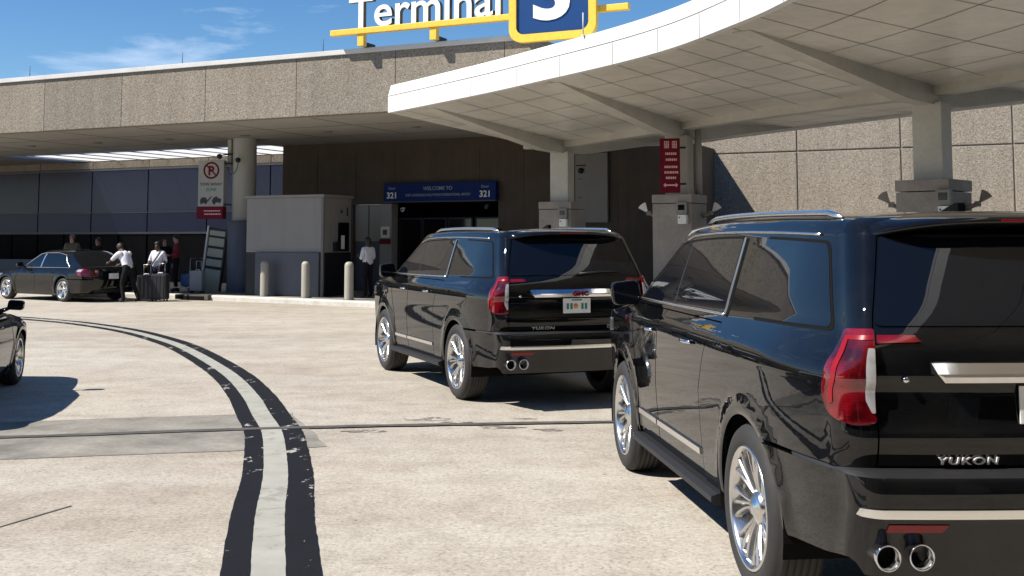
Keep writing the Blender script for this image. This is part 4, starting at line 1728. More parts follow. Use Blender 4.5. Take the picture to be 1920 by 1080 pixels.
    mb.box((0, 0, .40), (.14, 1.6, .14))
    mb.box((3.07, 0, .40), (.14, 1.6, .14))
    for sg in (1, -1):
        for x in (0, 3.07):
            well(mb, x, .415, .50, sg * .985, sg * .60)
    mb.build('underbody', 'under', t_)
    # exhaust muffler line seen under the tail
    mb = MB()
    mb.tube([(-1.0, .72, .44), (-.8, .70, .42), (-.5, .55, .42)], .04, 10)
    mb.build('exhaust_pipe', 'under', t_)
    mb = MB()
    mb.tube([(-1.0, -.72, .44), (-.8, -.70, .42), (-.5, -.55, .42)], .04, 10)
    mb.build('exhaust_pipe', 'under', t_)
    for x in (0, 3.07):
        for sg in (1, -1):
            wheel(t_, x, sg * .862, .415, .275, .298, 'many', sg)
    return t_


def place(o, x, y, heading_deg):
    o.location = (x, y, 0)
    o.rotation_euler = (0, 0, R(90 + heading_deg))


suv = make_suv('glossy black sport utility vehicle nearest the viewer, cut off by the right edge')
place(suv, 2.16, 5.86, 6.0)
suv2 = copy_tree(suv)
suv2['label'] = 'black sport utility vehicle in mid picture, its whole licence plate in view'
place(suv2, 0.30, 13.04, 21.4)


# ---- saloon car
SED_PROF = [(.18, .82, .18), (.30, .865, .30), (.45, .892, .45), (.60, .905, .60), (.72, .905, .72), (.79, .895, .79), (.86, .862, .86), (.91, .825, .905), (.96, .775, .925)]
SED_REAR = [(.18, -.88), (.30, -.98), (.45, -1.03), (.60, -1.04), (.72, -1.02), (.86, -1.0), (.93, -.97)]
SED_FRONT = [(.18, 3.45), (.30, 3.56), (.45, 3.62), (.60, 3.61), (.72, 3.54), (.86, 3.40), (.93, 3.3)]
SED_ARCH = [(0, .33, .365), (2.75, .33, .365)]


def sed_taper(x):
    k = 1.0
    if x < 0:
        k -= .07 * (-x / 1.0) ** 2
    if x > 2.5:
        k -= .07 * ((x - 2.5) / 1.0) ** 2
    return k


S3 = Shell(SED_PROF, .92, SED_REAR, SED_FRONT, .24, .32, -.70, 3.10, 2.4, SED_ARCH, sed_taper, lambda x, t: .03 * (1 - sstep(-.9, 1.5, x)) * sstep(.5, .9, t) - .10 * sstep(2.0, 3.4, x) * sstep(.5, .9, t), bow=.05, bowf=.12, flare=.014)
G_PROF = [(.86, .845, .86), (.92, .80, .92), (1.05, .755, 1.05), (1.18, .70, 1.18), (1.28, .645, 1.28), (1.34, .595, 1.34), (1.385, .53, 1.37), (1.50, .40, 1.395), (1.70, .20, 1.412), (1.90, .0, 1.418)]
S4 = Shell(G_PROF, 1.40, [(0, -3), (2, -3)], [(0, 6), (2, 6)], .1, .1, -2.0, 5.0, 4.0, [], lambda x: 1 - .05 * max(0, (.2 - x)) ** 2 - .02 * max(0, x - 1.4) ** 2, lambda x, t: -.05 * (max(0, abs(x - .75) - .3) / 1.0) ** 2 * sstep(1.0, 1.3, t), bow=0, bowf=0)
SCEN = -1.8
SFC = 4.3


def make_sedan(label):
    t_ = thing('saloon_car', label, 'car', (0, 0, 0), 0)
    AR = .365

    def deck(u):
        return float(np.interp(u, [-1.8, -.9, -.7, 0, 2.0, 3.1, 3.4, 4.3], [.875, .885, .90, .905, .905, .87, .80, .74]))
    top = [(u, deck(u)) for u in np.linspace(-.885, 3.30, 34)]
    zb = .60
    dx = math.sqrt(AR ** 2 - (zb - .33) ** 2)
    body = [(-.885, .62), (-dx, .62)] + arc(0, .33, AR, math.degrees(math.atan2(.62 - .33, -math.sqrt(AR ** 2 - .29 ** 2))), 0, 16)[0:] + [(.365, .20), (.55, .20), (.55, .85), (.52, .90)]
    rearq = [(-.885, .62)] + [(-math.sqrt(AR ** 2 - .29 ** 2), .62)] + arc(0, .33, AR, math.degrees(math.atan2(.29, -math.sqrt(AR ** 2 - .29 ** 2))), 0, 16)[1:] + [(.365, .20), (.42, .20), (.42, .62), (.30, .75), (.28, .905)] + [(u, deck(u)) for u in np.linspace(.2, -.885, 12)]
    fend = [(2.30, .20), (2.385, .20)] + arc(2.75, .33, AR, 180, 0, 16) + [(3.115, .22), (3.30, .22)] + [(u, deck(u)) for u in np.linspace(3.30, 2.16, 12)] + [(2.20, .7), (2.30, .6)]
    grn = [(-.52, .89), (2.12, .89), (1.75, 1.10), (1.34, 1.335), (1.27, 1.385), (1.30, 1.5), (1.33, 1.7), (1.34, 1.899), (.12, 1.899), (.11, 1.7), (.08, 1.5), (.04, 1.385), (-.03, 1.335), (-.30, 1.10)]
    pl = []
    for mi_ in (False, True):
        pl += [panel(S3, rearq, 0, .02, mirror=mi_), panel(S3, fend, 0, .02, mirror=mi_), panel(S4, grn, 0, .02, mirror=mi_)]
    panels_obj('body', pl, 'paint', t_)
    for mi_ in (False, True):
        fd = [(1.345, .21), (2.285, .21), (2.285, .59), (2.185, .70), (2.14, .903), (1.30, .903)]
        rd = [(.435, .21), (1.335, .21), (1.29, .903), (.295, .903), (.315, .755), (.435, .63)]
        for nm, pg, hx in (('f', fd, 1.42), ('r', rd, .42)):
            d = panels_obj('door', [panel(S3, pg, -.001, .02, mirror=mi_)], 'paint', t_)
            mb = MB()
            q = on(S3, densify([(hx - .02, .775), (hx + .19, .775)], .04), .006)
            for k in range(1, len(q) - 1):
                q[k] += Vector((0, .022, 0))
            mb.tube(q, .010, 6)
            mb.v = [Vector((p.x, -p.y if mi_ else p.y, p.z)) for p in mb.v]
            mb.build('handle', 'paint', d)
            g_ = rnd_poly([(1.20, .925), (1.98, .925), (1.66, 1.11), (1.36, 1.285), (1.17, 1.30)], [.02, .05, .2, .08, .02]) if nm == 'f' else rnd_poly([(-.12, .935), (1.15, .925), (1.12, 1.30), (.62, 1.31), (.18, 1.255)], [.05, .02, .02, .15, .12])
            panels_obj('window', [panel(S4, g_, .005, .006, mirror=mi_)], 'car_glass', d)
        mb = MB()
        tr = on(S4, densify([(2.0, .915), (-.14, .925), (.17, 1.27), (.60, 1.325), (1.18, 1.318), (1.40, 1.295), (1.68, 1.125), (2.0, .915)], .06), .006)
        mb.tube(tr, .009, 6)
        mb.v = [Vector((p.x, -p.y if mi_ else p.y, p.z)) for p in mb.v]
        mb.build('window_trim', 'satin', t_)
        panels_obj('pillar_strap', [panel(S4, [(1.15, .93), (1.20, .93), (1.17, 1.30), (1.12, 1.30)], .006, .006, mirror=mi_)], 'satin', t_)
        lamp = rnd_poly([(-.56, .80), (-.66, .865), (-.97, .865), (-1.16, .85), (-1.16, .70), (-.97, .66), (-.72, .70)], .03)
        tl = panels_obj('tail_lamp', [panel(S3, lamp, .010, .014, .03, .03, mirror=mi_)], 'red_lens', t_)
        panels_obj('reversing_light', [panel(S3, rnd_poly([(-.60, .81), (-.66, .85), (-.76, .85), (-.74, .79)], .01), .014, .006, .03, .03, mirror=mi_)], 'clear_lens', tl)
        panels_obj('reversing_light', [panel(S3, rnd_poly([(-1.0, .78), (-1.0, .83), (-1.12, .825), (-1.12, .775)], .01), .014, .006, .03, .03, mirror=mi_)], 'clear_lens', tl)
        hl = rnd_poly([(2.98, .80), (3.16, .68), (3.48, .64), (3.62, .66), (3.5, .74), (3.2, .81)], .03)
        panels_obj('headlamp', [panel(S3, hl, .008, .012, .03, .03, mirror=mi_)], 'head_lens', t_)
        panels_obj('sill', [panel(S3, [(.37, .17), (2.38, .17), (2.38, .215), (.37, .215)], -.006, .02, mirror=mi_)], 'gloss_black', t_)
        mb = MB()
        pr = rnd_poly([(-.10, -.05), (.09, -.06), (.10, .055), (-.08, .07)], .04, 4)
        rings = [[Vector((1.92 + dx, .985 + yy * sc, 1.0 + zz * sc)) for yy, zz in pr] for dx, sc in ((-.04, .92), (.0, 1.0), (.05, .92), (.09, .6))]
        V, F = grid_obj_data([r_ + [r_[0]] for r_ in rings])
        mb.add(V, F, 0, True)
        mb.add(rings[-1], [list(range(len(pr)))])
        mb.tube([(1.93, .80, .93), (1.93, .89, .96), (1.93, .93, .98)], [.03, .022, .02], 8)
        mb.v = [Vector((p.x, -p.y if mi_ else p.y, p.z)) for p in mb.v]
        mr = mb.build('mirror', 'paint', t_)
        mb = MB()
        mb.add([p + Vector((-.002, 0, 0)) for p in rings[0]], [list(range(len(pr)))])
        mb.v = [Vector((p.x, -p.y if mi_ else p.y, p.z)) for p in mb.v]
        mb.build('mirror_glass', 'car_glass', mr)
    # boot lid and bonnet as crowned lids
    for nm, us in (('boot_lid', list(np.linspace(-.34, -.70, 7)) + list(np.linspace(-.72, -.90, 7)) + list(np.linspace(-1.0, -1.78, 8))), ('bonnet', list(np.linspace(2.0, 3.1, 12)) + list(np.linspace(3.13, 3.4, 8)) + list(np.linspace(3.5, 4.28, 8)))):
        rows = []
        for u in us:
            Lp = S3.P(u, deck(u))
            cw = .05 if nm == 'boot_lid' else .075
            cw *= (1 - sstep(-.6, -1.5, u)) if False else (1 - sstep(.6, 1.6, -u)) if u < 0 else (1 - sstep(2.8, 4.2, u))
            bx = .16 * (1 - sstep(0, .35, abs(u - us[0]))) * (1 if nm == 'bonnet' else -1)
            rows.append([Vector((Lp.x + bx * (1 - q * q) * 1.0, Lp.y * q, Lp.z + cw * (1 - abs(q) ** 2.4))) for q in [1 - 2 * k / 14 for k in range(15)]])
        V, F = grid_obj_data(rows)
        mb = MB()
        mb.add(V, F, 0, True)
        if nm == 'boot_lid':
            hinge = Vector((-.20, 0, .93))
            mb.v = [p - hinge for p in mb.v]
            lid = mb.build(nm, 'paint', t_)
            lid.location = hinge
            lid.modifiers.new('thickness', 'SOLIDIFY').thickness = .03
        else:
            lid = mb.build(nm, 'paint', t_)
    rface = [(-.89, .60), (-.89, deck(-.89))] + [(u, deck(u)) for u in np.linspace(-1.0, -2.6, 17)] + [(2 * SCEN + .89, deck(-.89)), (2 * SCEN + .89, .60)]
    panels_obj('rear_panel', [panel(S3, rface, -.001, .02)], 'paint', t_)
    xb = math.sqrt(AR ** 2 - .27 ** 2)
    bl = [(-xb, .60)] + arc(0, .33, AR, math.degrees(math.atan2(.27, -xb)), 180, 8)[1:] + [(-.37, .24), (-.8, .26)]
    bum = bl + [(2 * SCEN - u, t) for u, t in bl[::-1]]
    bp_ = panels_obj('rear_bumper', [panel(S3, bum, .012, .03)], 'paint', t_)
    panels_obj('bumper_insert', [panel(S3, [(-1.0, .25), (-1.0, .34), (2 * SCEN + 1.0, .34), (2 * SCEN + 1.0, .25)], .016, .01)], 'matt_black', bp_)
    ffp = [(3.30, .22), (3.30, .80), (2 * SFC - 3.30, .80), (2 * SFC - 3.30, .22)]
    fb = panels_obj('front_bumper', [panel(S3, [(3.30, .22), (3.30, deck(3.3))] + [(u, deck(u)) for u in np.linspace(3.4, 2 * SFC - 3.4, 20) if u <= SFC] + [(u, deck(2 * SFC - u)) for u in np.linspace(3.4, 2 * SFC - 3.4, 20) if u > SFC] + [(2 * SFC - 3.30, deck(3.3)), (2 * SFC - 3.30, .22)], 0, .02)], 'paint', t_)
    panels_obj('grille', [panel(S3, rnd_poly([(3.9, .48), (3.85, .68), (2 * SFC - 3.85, .68), (2 * SFC - 3.9, .48)], .03), .01, .012)], 'gloss_black', fb)
    panels_obj('air_intake', [panel(S3, rnd_poly([(3.6, .28), (3.65, .40), (2 * SFC - 3.65, .40), (2 * SFC - 3.6, .28)], .03), .008, .01)], 'matt_black', fb)
    for nm, edge, bx, cz in (('windscreen', [(2.12, .89), (1.94, .99), (1.75, 1.10), (1.54, 1.22), (1.34, 1.335), (1.27, 1.385)], .14, .02), ('rear_window', [(-.52, .89), (-.41, 1.0), (-.30, 1.10), (-.165, 1.225), (-.03, 1.335), (.04, 1.385)], -.12, .02)):
        rows = []
        for k, (u, t) in enumerate(edge):
            Lp = S4.P(u, t)
            q5 = k / 5
            b_ = bx * (1 - q5 * .45)
            rows.append([Vector((Lp.x + b_ * (1 - q * q), Lp.y * q * .995, Lp.z + (cz + .012 * q5) * (1 - q * q))) for q in [1 - 2 * j / 14 for j in range(15)]])
        V, F = grid_obj_data(rows)
        mb = MB()
        mb.add(V, F, 0, True)
        mb.build(nm, 'car_glass', t_)
    # plate on the boot
    px = S3.P(SCEN, .70).x - .016
    mb = MB()
    mb.box((px, 0, .70), (.008, .305, .15), 0, 0, .004)
    mb.build('licence_plate', 'sign_white', t_)
    mb = MB()
    mb.box((1.35, 0, .30), (4.0, 1.1, .18))
    mb.box((1.35, 0, .55), (1.9, 1.64, .60))
    mb.box((-.55, 0, .58), (.6, 1.2, .40))
    mb.box((2.75, 0, .55), (1.0, 1.1, .36))
    mb.box((.75, 0, 1.05), (1.1, 1.1, .42))
    for sg in (1, -1):
        for x in (0, 2.75):
            well(mb, x, .33, .40, sg * .875, sg * .55)
    mb.build('underbody', 'under', t_)
    for x in (2.75, 0):
        for sg in (1, -1):
            wheel(t_, x, sg * .785, .325, .215, .232, 'five', sg)
    return t_


sed = make_sedan('black saloon car at the kerb with a porter leaning over its tail')
place(sed, -12.98 + .89 * math.cos(R(53.5)) * 1.0, 32.91 + .89 * math.sin(R(53.5)), 54.5)
sed.scale = (1.06, 1.06, 1.06)
near = copy_tree(sed)
near.scale = (1, 1, 1)
near['label'] = 'dark car at the left edge, only its front corner and mirror in view'
hd = R(12.7)
fx, fy = -6.03, 13.98          # front right wheel on the ground
cx_, cy_ = fx - .88 * math.cos(hd), fy - .88 * math.sin(hd)
place(near, cx_ + 2.75 * math.sin(hd), cy_ - 2.75 * math.cos(hd), 12.7)


# ------------------------------------------------------------------ the big roof sign
FRM = frame(T2(0, -0.3, 0), UD, -ND)          # x = a, y = height, z towards the road
TS = thing('terminal_sign', 'yellow rooftop sign rail carrying white Terminal letters and a blue number 3 panel', 'sign', T2(-1, -0.3, 6.66), TROT)


def sbox(mb, a0, a1, z0, z1, d0, d1, mi=0, bev=0.0):
    T = FRM @ Matrix.Translation(((a0 + a1) / 2, (z0 + z1) / 2, (d0 + d1) / 2))
    return mb.box((0, 0, 0), (a1 - a0, z1 - z0, d1 - d0), 0, mi, bev, mat=T)


mb = MB()
sbox(mb, -4.96, 3.07, 6.965, 7.115, -.10, .08, 0, .02)
mb.build('rail', 'yellow', TS, True)
for a in (-4.07, -1.98):
    mb = MB()
    sbox(mb, a - .09, a + .09, 6.66, 6.965, -.12, .04, 0, .01)
    mb.build('post', 'yellow', TS, True)
    mb = MB()
    sbox(mb, a - .05, a + .05, 6.66, 6.78, -.60, -.12, 0, .01)
    mb.build('bracket', 'dark_metal', TS, True)
# letters, each its own part, fitted to the measured width and height
whole = text_mesh('Terminal', 1.0, 0.0, 0.012, 'LEFT')
wx = [v.co.x for v in whole.vertices]
wy = [v.co.y for v in whole.vertices]
sx_, sy_ = 4.27 / (max(wx) - min(wx)), .80 / (max(wy) - min(wy))
x0_, y0_ = min(wx), 0.0
bpy.data.meshes.remove(whole)
for k, ch in enumerate('Terminal'):
    pre = text_mesh('Terminal'[:k + 1], 1.0, 0.0, 0.012, 'LEFT')
    right = max(v.co.x for v in pre.vertices)
    bpy.data.meshes.remove(pre)
    me = text_mesh(ch, 1.0, 0.0, 0.012, 'LEFT')
    rw_ = max(v.co.x for v in me.vertices)
    me.transform(Matrix.Translation((right - rw_ - x0_, 0, 0)))
    bpy.data.meshes.remove(me)
    me = text_mesh(ch, 1.0, 0.07, 0.012, 'LEFT')
    me.transform(Matrix.Translation((right - rw_ - x0_, 0, 0)))
    me.transform(Matrix.Diagonal((sx_, sy_, 1, 1)))
    me.transform(Matrix.Translation((-4.40, 7.125, .0)))
    me.materials.clear()
    me.transform(FRM)
    me.transform(MATS[TS].inverted())
    o = link('letter', me, ['sign_white', 'letter_side'], TS)
    zdir = (MATS[TS].inverted() @ FRM).to_3x3() @ Vector((0, 0, 1))
    for p in me.polygons:
        p.material_index = 0 if p.normal.dot(zdir) > .5 else 1


def rrect(a0, a1, z0, z1, r, n=7):
    out = []
    for cx, cz, s in ((a1 - r, z0 + r, -90), (a1 - r, z1 - r, 0), (a0 + r, z1 - r, 90), (a0 + r, z0 + r, 180)):
        for k in range(n + 1):
            q = R(s + 90 * k / n)
            out.append((cx + r * math.cos(q), cz + r * math.sin(q)))
    return out


o_, i_ = rrect(.18, 2.36, 6.37, 8.55, .32), rrect(.36, 2.18, 6.55, 8.37, .20)
n_ = len(o_)
mb = MB()
vs = [(x, y, .26) for x, y in o_] + [(x, y, .26) for x, y in i_] + [(x, y, .10) for x, y in o_] + [(x, y, .18) for x, y in i_]
vs = [FRM @ Vector(p) for p in vs]
fs = []
for k in range(n_):
    k2 = (k + 1) % n_
    fs += [(k, k2, n_ + k2, n_ + k), (2 * n_ + k, 2 * n_ + k2, k2, k), (n_ + k, n_ + k2, 3 * n_ + k2, 3 * n_ + k)]
fs.append(tuple(range(2 * n_, 3 * n_))[::-1])
mb.add(vs, fs)
npan = mb.build('number_panel', 'yellow', TS, True)
mb = MB()
mb.add([FRM @ Vector((x, y, .20)) for x, y in i_], [list(range(n_))])
me_parent_world = mb
pb = mb.build('panel_face', 'sign_blue', TS, True)
me = text_mesh('3', 1.0, .012, .035, 'CENTER')
yy = [v.co.y for v in me.vertices]
xx = [v.co.x for v in me.vertices]
me.transform(Matrix.Translation((-(min(xx) + max(xx)) / 2, -min(yy), 0)))
me.transform(Matrix.Diagonal((.92 / (max(xx) - min(xx)), 1.27 / (max(yy) - min(yy)), 1, 1)))
me.transform(Matrix.Translation((1.25, 6.84, .215)))
me.transform(FRM)
me.transform(MATS[TS].inverted())
me.materials.clear()
link('numeral', me, 'sign_white', TS)

# ------------------------------------------------------------------ blue entrance sign
ES = thing('entrance_sign', 'long dark blue sign over the dark entrance doors reading welcome and 321', 'sign', T2(-5.8, 7.05, 3.02), TROT)
mb = MB()
tbox(mb, -7.83, -3.82, 6.95, 7.16, 3.02, 3.60, 0, .02)
mb.build('sign_case', 'navy_sign', ES, True)
mb = MB()
tbox(mb, -7.83, -3.82, 6.94, 7.16, 2.985, 3.015, 0, .005)
mb.build('light_strip', 'grey_paint', ES, True)
EF = frame(T2(0, 6.947, 0), UD, -ND)


def at_e(a, z):
    return EF @ Matrix.Translation((a, z, 0))


for a in (-7.52, -4.18):
    text_obj('lettering', '321', .27, at_e(a, 3.12), 'sign_white', ES, .003, .006)
    text_obj('lettering', 'Door', .12, at_e(a, 3.40), 'sign_grey', ES, .003, .001)
text_obj('lettering', 'WELCOME TO', .16, at_e(-5.85, 3.36), 'sign_grey', ES, .003, .002)
text_obj('lettering', 'FORT LAUDERDALE-HOLLYWOOD INTERNATIONAL AIRPORT', .115, at_e(-5.85, 3.17), 'sign_grey', ES, .003, .001, sx=.72)
# cameras above the doors
for a, z, m, lb in ((-7.2, 2.78, 'sign_white', 'small white dome camera under the left end of the blue entrance sign'), (-4.2, 2.84, 'grey_paint', 'small grey dome camera under the right end of the blue entrance sign')):
    t = thing('dome_camera', lb, 'camera', T2(a, 7.16, z), TROT)
    mb = MB()
    mb.lathe([(.02, -.10), (.055, -.07), (.07, -.02), (.07, .02), (0, .02)], 'z', 16, 0, T2(a, 7.08, z))
    tbox(mb, a - .03, a + .03, 7.08, 7.205, z + .01, z + .05)
    mb.build('housing', m, t, True)
    mb = MB()
    mb.lathe([(0, -.045), (.03, -.035), (.034, 0)], 'y', 12, 0, T2(a, 7.02, z - .02))
    mb.build('lens', 'black_print', t, True)

# ------------------------------------------------------------------ no parking blade sign on the column
NP = thing('parking_sign', 'white blade sign with a red foot and crossed red ring, on the round column', 'sign', T2(-12.35, 4.2, 2.45), TROT)
tilt = Matrix.Translation(T2(-12.40, 4.1, 0)) @ Matrix.Rotation(TROT + R(14), 4, 'Z')


def nbox(mb, x0, x1, y0, y1, z0, z1, mi=0, bev=0.0):
    return mb.box((0, 0, 0), (x1 - x0, y1 - y0, z1 - z0), 0, mi, bev, mat=tilt @ Matrix.Translation(((x0 + x1) / 2, (y0 + y1) / 2, (z0 + z1) / 2)))


mb = MB()
nbox(mb, -.44, .42, -.11, .11, 2.84, 4.30, 0, .015)
mb.build('upper_face', 'column_white', NP, True)
mb = MB()
nbox(mb, -.47, .42, -.13, .13, 2.45, 2.835, 0, .015)
mb.build('red_band', 'red_sign', NP, True)
NF = tilt @ frame((0, 0, 0), (1, 0, 0), (0, -1, 0))


def at_n(x, z, d=.112):
    return NF @ Matrix.Translation((x, z, d))


mb = MB()
ring = [(.27, 0), (.27, .006), (.215, .006), (.215, 0)]
mb.lathe(ring, 'z', 36, 0, (0, 0, 0), True, at_n(0, 3.98))
mb.box((0, 0, 0), (.045, .46, .006), mat=at_n(0, 3.98, .116) @ Matrix.Rotation(R(45), 4, 'Z'))
mb.build('ring', 'red_sign', NP, True)
text_obj('lettering', 'P', .40, at_n(-.01, 3.835, .118), 'red_sign', NP, .003, .012)
text_obj('lettering', 'TOW AWAY', .13, at_n(0, 3.50), 'black_print', NP, .003, .002)
text_obj('lettering', 'ZONE', .13, at_n(0, 3.33), 'green_print', NP, .003, .002)
# tow truck pulling a car, as small raised shapes
mb = MB()
for pts in ([(-.36, 2.95), (-.12, 2.95), (-.12, 3.04), (-.17, 3.13), (-.30, 3.13), (-.36, 3.05)], [(.06, 2.93), (.34, 2.99), (.36, 3.08), (.25, 3.10), (.20, 3.16), (.09, 3.12), (.04, 3.02)], [(-.14, 3.02), (.02, 3.17), (.04, 3.15), (-.10, 2.99)]):
    mb.prism(pts, 0, .004, 0, 'z', NF @ Matrix.Translation((0, 0, .111)))
for x, z in ((-.31, 2.945), (-.17, 2.945), (.12, 2.935), (.30, 2.975)):
    mb.lathe([(0, .006), (.035, .006), (.035, 0)], 'z', 12, 0, (0, 0, 0), False, at_n(x, z, .111))
mb.build('tow_pictogram', 'black_print', NP, True)
mb = MB()
for z, x0, x1 in ((2.70, -.22, .32), (2.60, -.20, .34)):
    rr2 = random.Random(5)
    x = x0
    while x < x1:
        w_ = rr2.uniform(.03, .07)
        mb.box((0, 0, 0), (w_, .035, .004), mat=at_n(x + w_ / 2, z, .133))
        x += w_ + .015
mb.build('small_print', 'pink', NP, True)
mb = MB()
for z in (2.9, 4.2):
    nbox(mb, .40, .62, -.04, .04, z - .03, z + .03)
mb.build('bracket', 'dark_metal', NP, True)
# black horn speaker / camera pair and its loose cable on the column
for (a, z, lb) in ((-11.42, 4.28, 'black round camera high on the column with a looping cable'), (-12.15, 4.42, 'black camera on a short arm above the white parking sign')):
    t = thing('security_camera', lb, 'camera', T2(a, 4.2, z), TROT)
    mb = MB()
    mb.lathe([(0, -.16), (.07, -.15), (.085, -.08), (.07, .0), (0, .02)], 'y', 18, 0, T2(a, 4.13, z))
    mb.build('housing', 'dark_metal', t, True)
    mb = MB()
    mb.tube([T2(a, 4.13, z), T2(a - .05, 4.28, z + .06), T2(-11.75, 4.36, z + .1)], .022, 8)
    mb.build('arm', 'dark_metal', t, True)
    if a > -12:
        mb = MB()
        mb.tube(cr([T2(a, 4.12, z - .08), T2(a - .12, 4.14, z - .35), T2(a - .38, 4.18, z - .42), T2(a - .52, 4.28, z - .2)], 6), .012, 6)
        mb.build('cable', 'dark_metal', t, True)
# conduit next to the column head
mb = MB()
tbox(mb, -12.12, -11.98, 4.45, 4.6, 4.1, 4.985, 0, .01)
tag(mb.build('junction_box', 'column_white'), 'pale conduit box under the soffit beside the round column', 'conduit box')

# ------------------------------------------------------------------ ticket booth with a grey skirt
BO = thing('booth', 'beige panelled booth with a grey base behind the pale bollards', 'booth', T2(-8.8, 3.7, .15), TROT)
mb = MB()
tbox(mb, -10.15, -7.42, 2.98, 4.45, 1.42, 3.02, 0, .015)
mb.build('cabin', 'booth_white', BO, True)
mb = MB()
tbox(mb, -10.15, -7.42, 2.98, 4.45, .15, 1.418, 0, .01)
mb.build('skirt', 'dark_metal', BO, True)
mb = MB()
tbox(mb, -9.75, -7.50, 2.90, 2.978, .17, 1.42, 0, .012)
mb.build('base_panel', 'grey_paint', BO, True)
mb = MB()
tbox(mb, -10.2, -7.37, 2.93, 4.5, 3.022, 3.10, 0, .015)
mb.build('roof_trim', 'booth_white', BO, True)
mb = MB()
tbox(mb, -7.47, -7.39, 2.955, 3.03, .16, 3.02, 0, .006)
mb.build('corner_post', 'seam', BO, True)
mb = MB()
tbox(mb, -7.418, -7.39, 3.75, 4.30, 1.45, 2.3, 0, .01)
mb.build('window', 'dark_glass', BO, True)
mb = MB()
tbox(mb, -7.42, -7.32, 3.5, 3.72, 1.45, 1.72, 0, .01)
mb.build('letter_box', 'dark_metal', BO, True)
mb = MB()
tbox(mb, -7.418, -7.385, 3.88, 4.06, 1.52, 1.92, 0, .005)
mb.build('notice', 'sign_white', BO, True)
mb = MB()
mb.lathe([(0, .0), (.05, .0), (.05, .04), (0, .05)], 'x', 14, 0, T2(-7.42, 3.9, 2.62))
tbox(mb, -7.418, -7.40, 4.2, 4.25, 2.5, 2.75)
mb.build('alarm', 'dark_metal', BO, True)

# ------------------------------------------------------------------ bollards
BL = None
for k, (x, y, lb) in enumerate([(-7.19, 33.05, 'pale round topped bollard nearest the round column'), (-5.82, 32.1, 'pale round topped bollard in the middle of the row of three'), (-4.45, 31.05, 'pale round topped bollard nearest the waiting person and dark doors')]):
    if BL is None:
        BL = thing('bollard', lb, 'bollard', (x, y, .15), 0, 'bollards along the kerb')
        mb = MB()
        mb.lathe([(.125, 0.0), (.125, .92), (.118, .97), (.095, 1.01), (.05, 1.035), (.0, 1.04)], 'z', 24)
        mb.build('post', 'bollard', BL)
        mb = MB()
        mb.lathe([(.17, .0), (.17, .02), (.126, .025)], 'z', 24)
        mb.build('collar', 'grey_paint', BL)
    else:
        b = copy_tree(BL)
        b.location = (x, y, .15)
        b['label'] = lb

# small notice by the doors
SN = thing('notice_sign', 'small white notice over a red strip on the pilaster beside the entrance', 'sign', T2(-7.84, 7.05, 2.0), TROT)
mb = MB()
tbox(mb, -8.0, -7.68, 7.06, 7.098, 1.86, 2.22, 0, .004)
mb.build('board', 'sign_white', SN, True)
mb = MB()
tbox(mb, -8.04, -7.64, 7.055, 7.098, 1.66, 1.82, 0, .004)
mb.build('strip', 'red_sign', SN, True)
mb = MB()
tbox(mb, -7.92, -7.76, 7.053, 7.06, 1.95, 2.12)
mb.build('pictogram', 'grey_paint', SN, True)

# white wall board behind the far canopy column
WB = thing('wall_board', 'tall pale board with a black camera on the brown wall behind the far canopy column', 'board', T2(-.7, 7.15, 2.3), TROT)
mb = MB()
tbox(mb, -1.24, -.22, 7.08, 7.17, 2.30, 4.36, 0, .01)
mb.build('board', 'booth_white', WB, True)
mb = MB()
mb.lathe([(0, -.12), (.06, -.10), (.085, -.04), (.085, 0)], 'y', 18, 0, T2(-1.06, 7.08, 3.84))
tbox(mb, -1.2, -.9, 7.06, 7.078, 3.98, 4.02)
mb.build('camera', 'dark_metal', WB, True)
mb = MB()
for z in (3.58, 3.02, 2.62, 2.42):
    tbox(mb, -1.14, -1.0, 7.07, 7.079, z, z + .04)
mb.build('mark', 'seam', WB, True)

# ------------------------------------------------------------------ red sign beside the middle canopy column
s, ang = COLPOS[1]
RS = thing('red_sign', 'tall maroon sign with pale lines and a double arrow beside the middle canopy column', 'sign', (s.x, s.y, 2.8), 0)
RT = Matrix.Translation((3.47, 24.78, 0)) @ Matrix.Rotation(R(-7), 4, 'Z')
mb = MB()
mb.box((0, 0, 0), (.44, .06, 1.20), 0, 0, .008, mat=RT @ Matrix.Translation((0, 0, 3.40)))
mb.build('board', 'red_sign', RS, True)
mb = MB()
for z in (3.0, 3.8):
    mb.box((0, 0, 0), (.30, .10, .04), mat=RT @ Matrix.Translation((.20, .08, z)))
mb.build('bracket', 'dark_metal', RS, True)
RF = RT @ frame((0, 0, 0), (1, 0, 0), (0, -1, 0))
mb = MB()
for z, w_ in ((3.66, .26), (3.53, .24), (3.37, .30), (3.25, .30), (3.13, .24)):
    x = -w_ / 2 + .03
    rr2 = random.Random(int(z * 100))
    while x < w_ / 2 + .02:
        q = rr2.uniform(.022, .042)
        mb.box((0, 0, 0), (q, .05, .004), mat=RF @ Matrix.Translation((x + q / 2, z, .033)))
        x += q + .012
mb.build('text_line', 'pink', RS, True)
mb = MB()
mb.prism([(-.15, 2.97), (-.10, 3.02), (-.10, 2.985), (.12, 2.985), (.12, 3.02), (.17, 2.97), (.12, 2.92), (.12, 2.955), (-.10, 2.955), (-.10, 2.92)], .031, .036, 0, 'z', RF)
mb.build('arrow', 'pink', RS, True)
mb = MB()
for x in (-.07, .10):
    for (dx, dz, w_, h_) in ((0, 0, .10, .015), (0, .07, .10, .015), (0, .14, .10, .015), (-.045, .07, .014, .15), (.045, .07, .014, .15), (0, .035, .05, .03), (0, .105, .04, .03)):
        mb.box((0, 0, 0), (w_, h_, .004), mat=RF @ Matrix.Translation((x + dx, 3.79 + dz, .033)))
mb.build('pictogram', 'pink', RS, True)

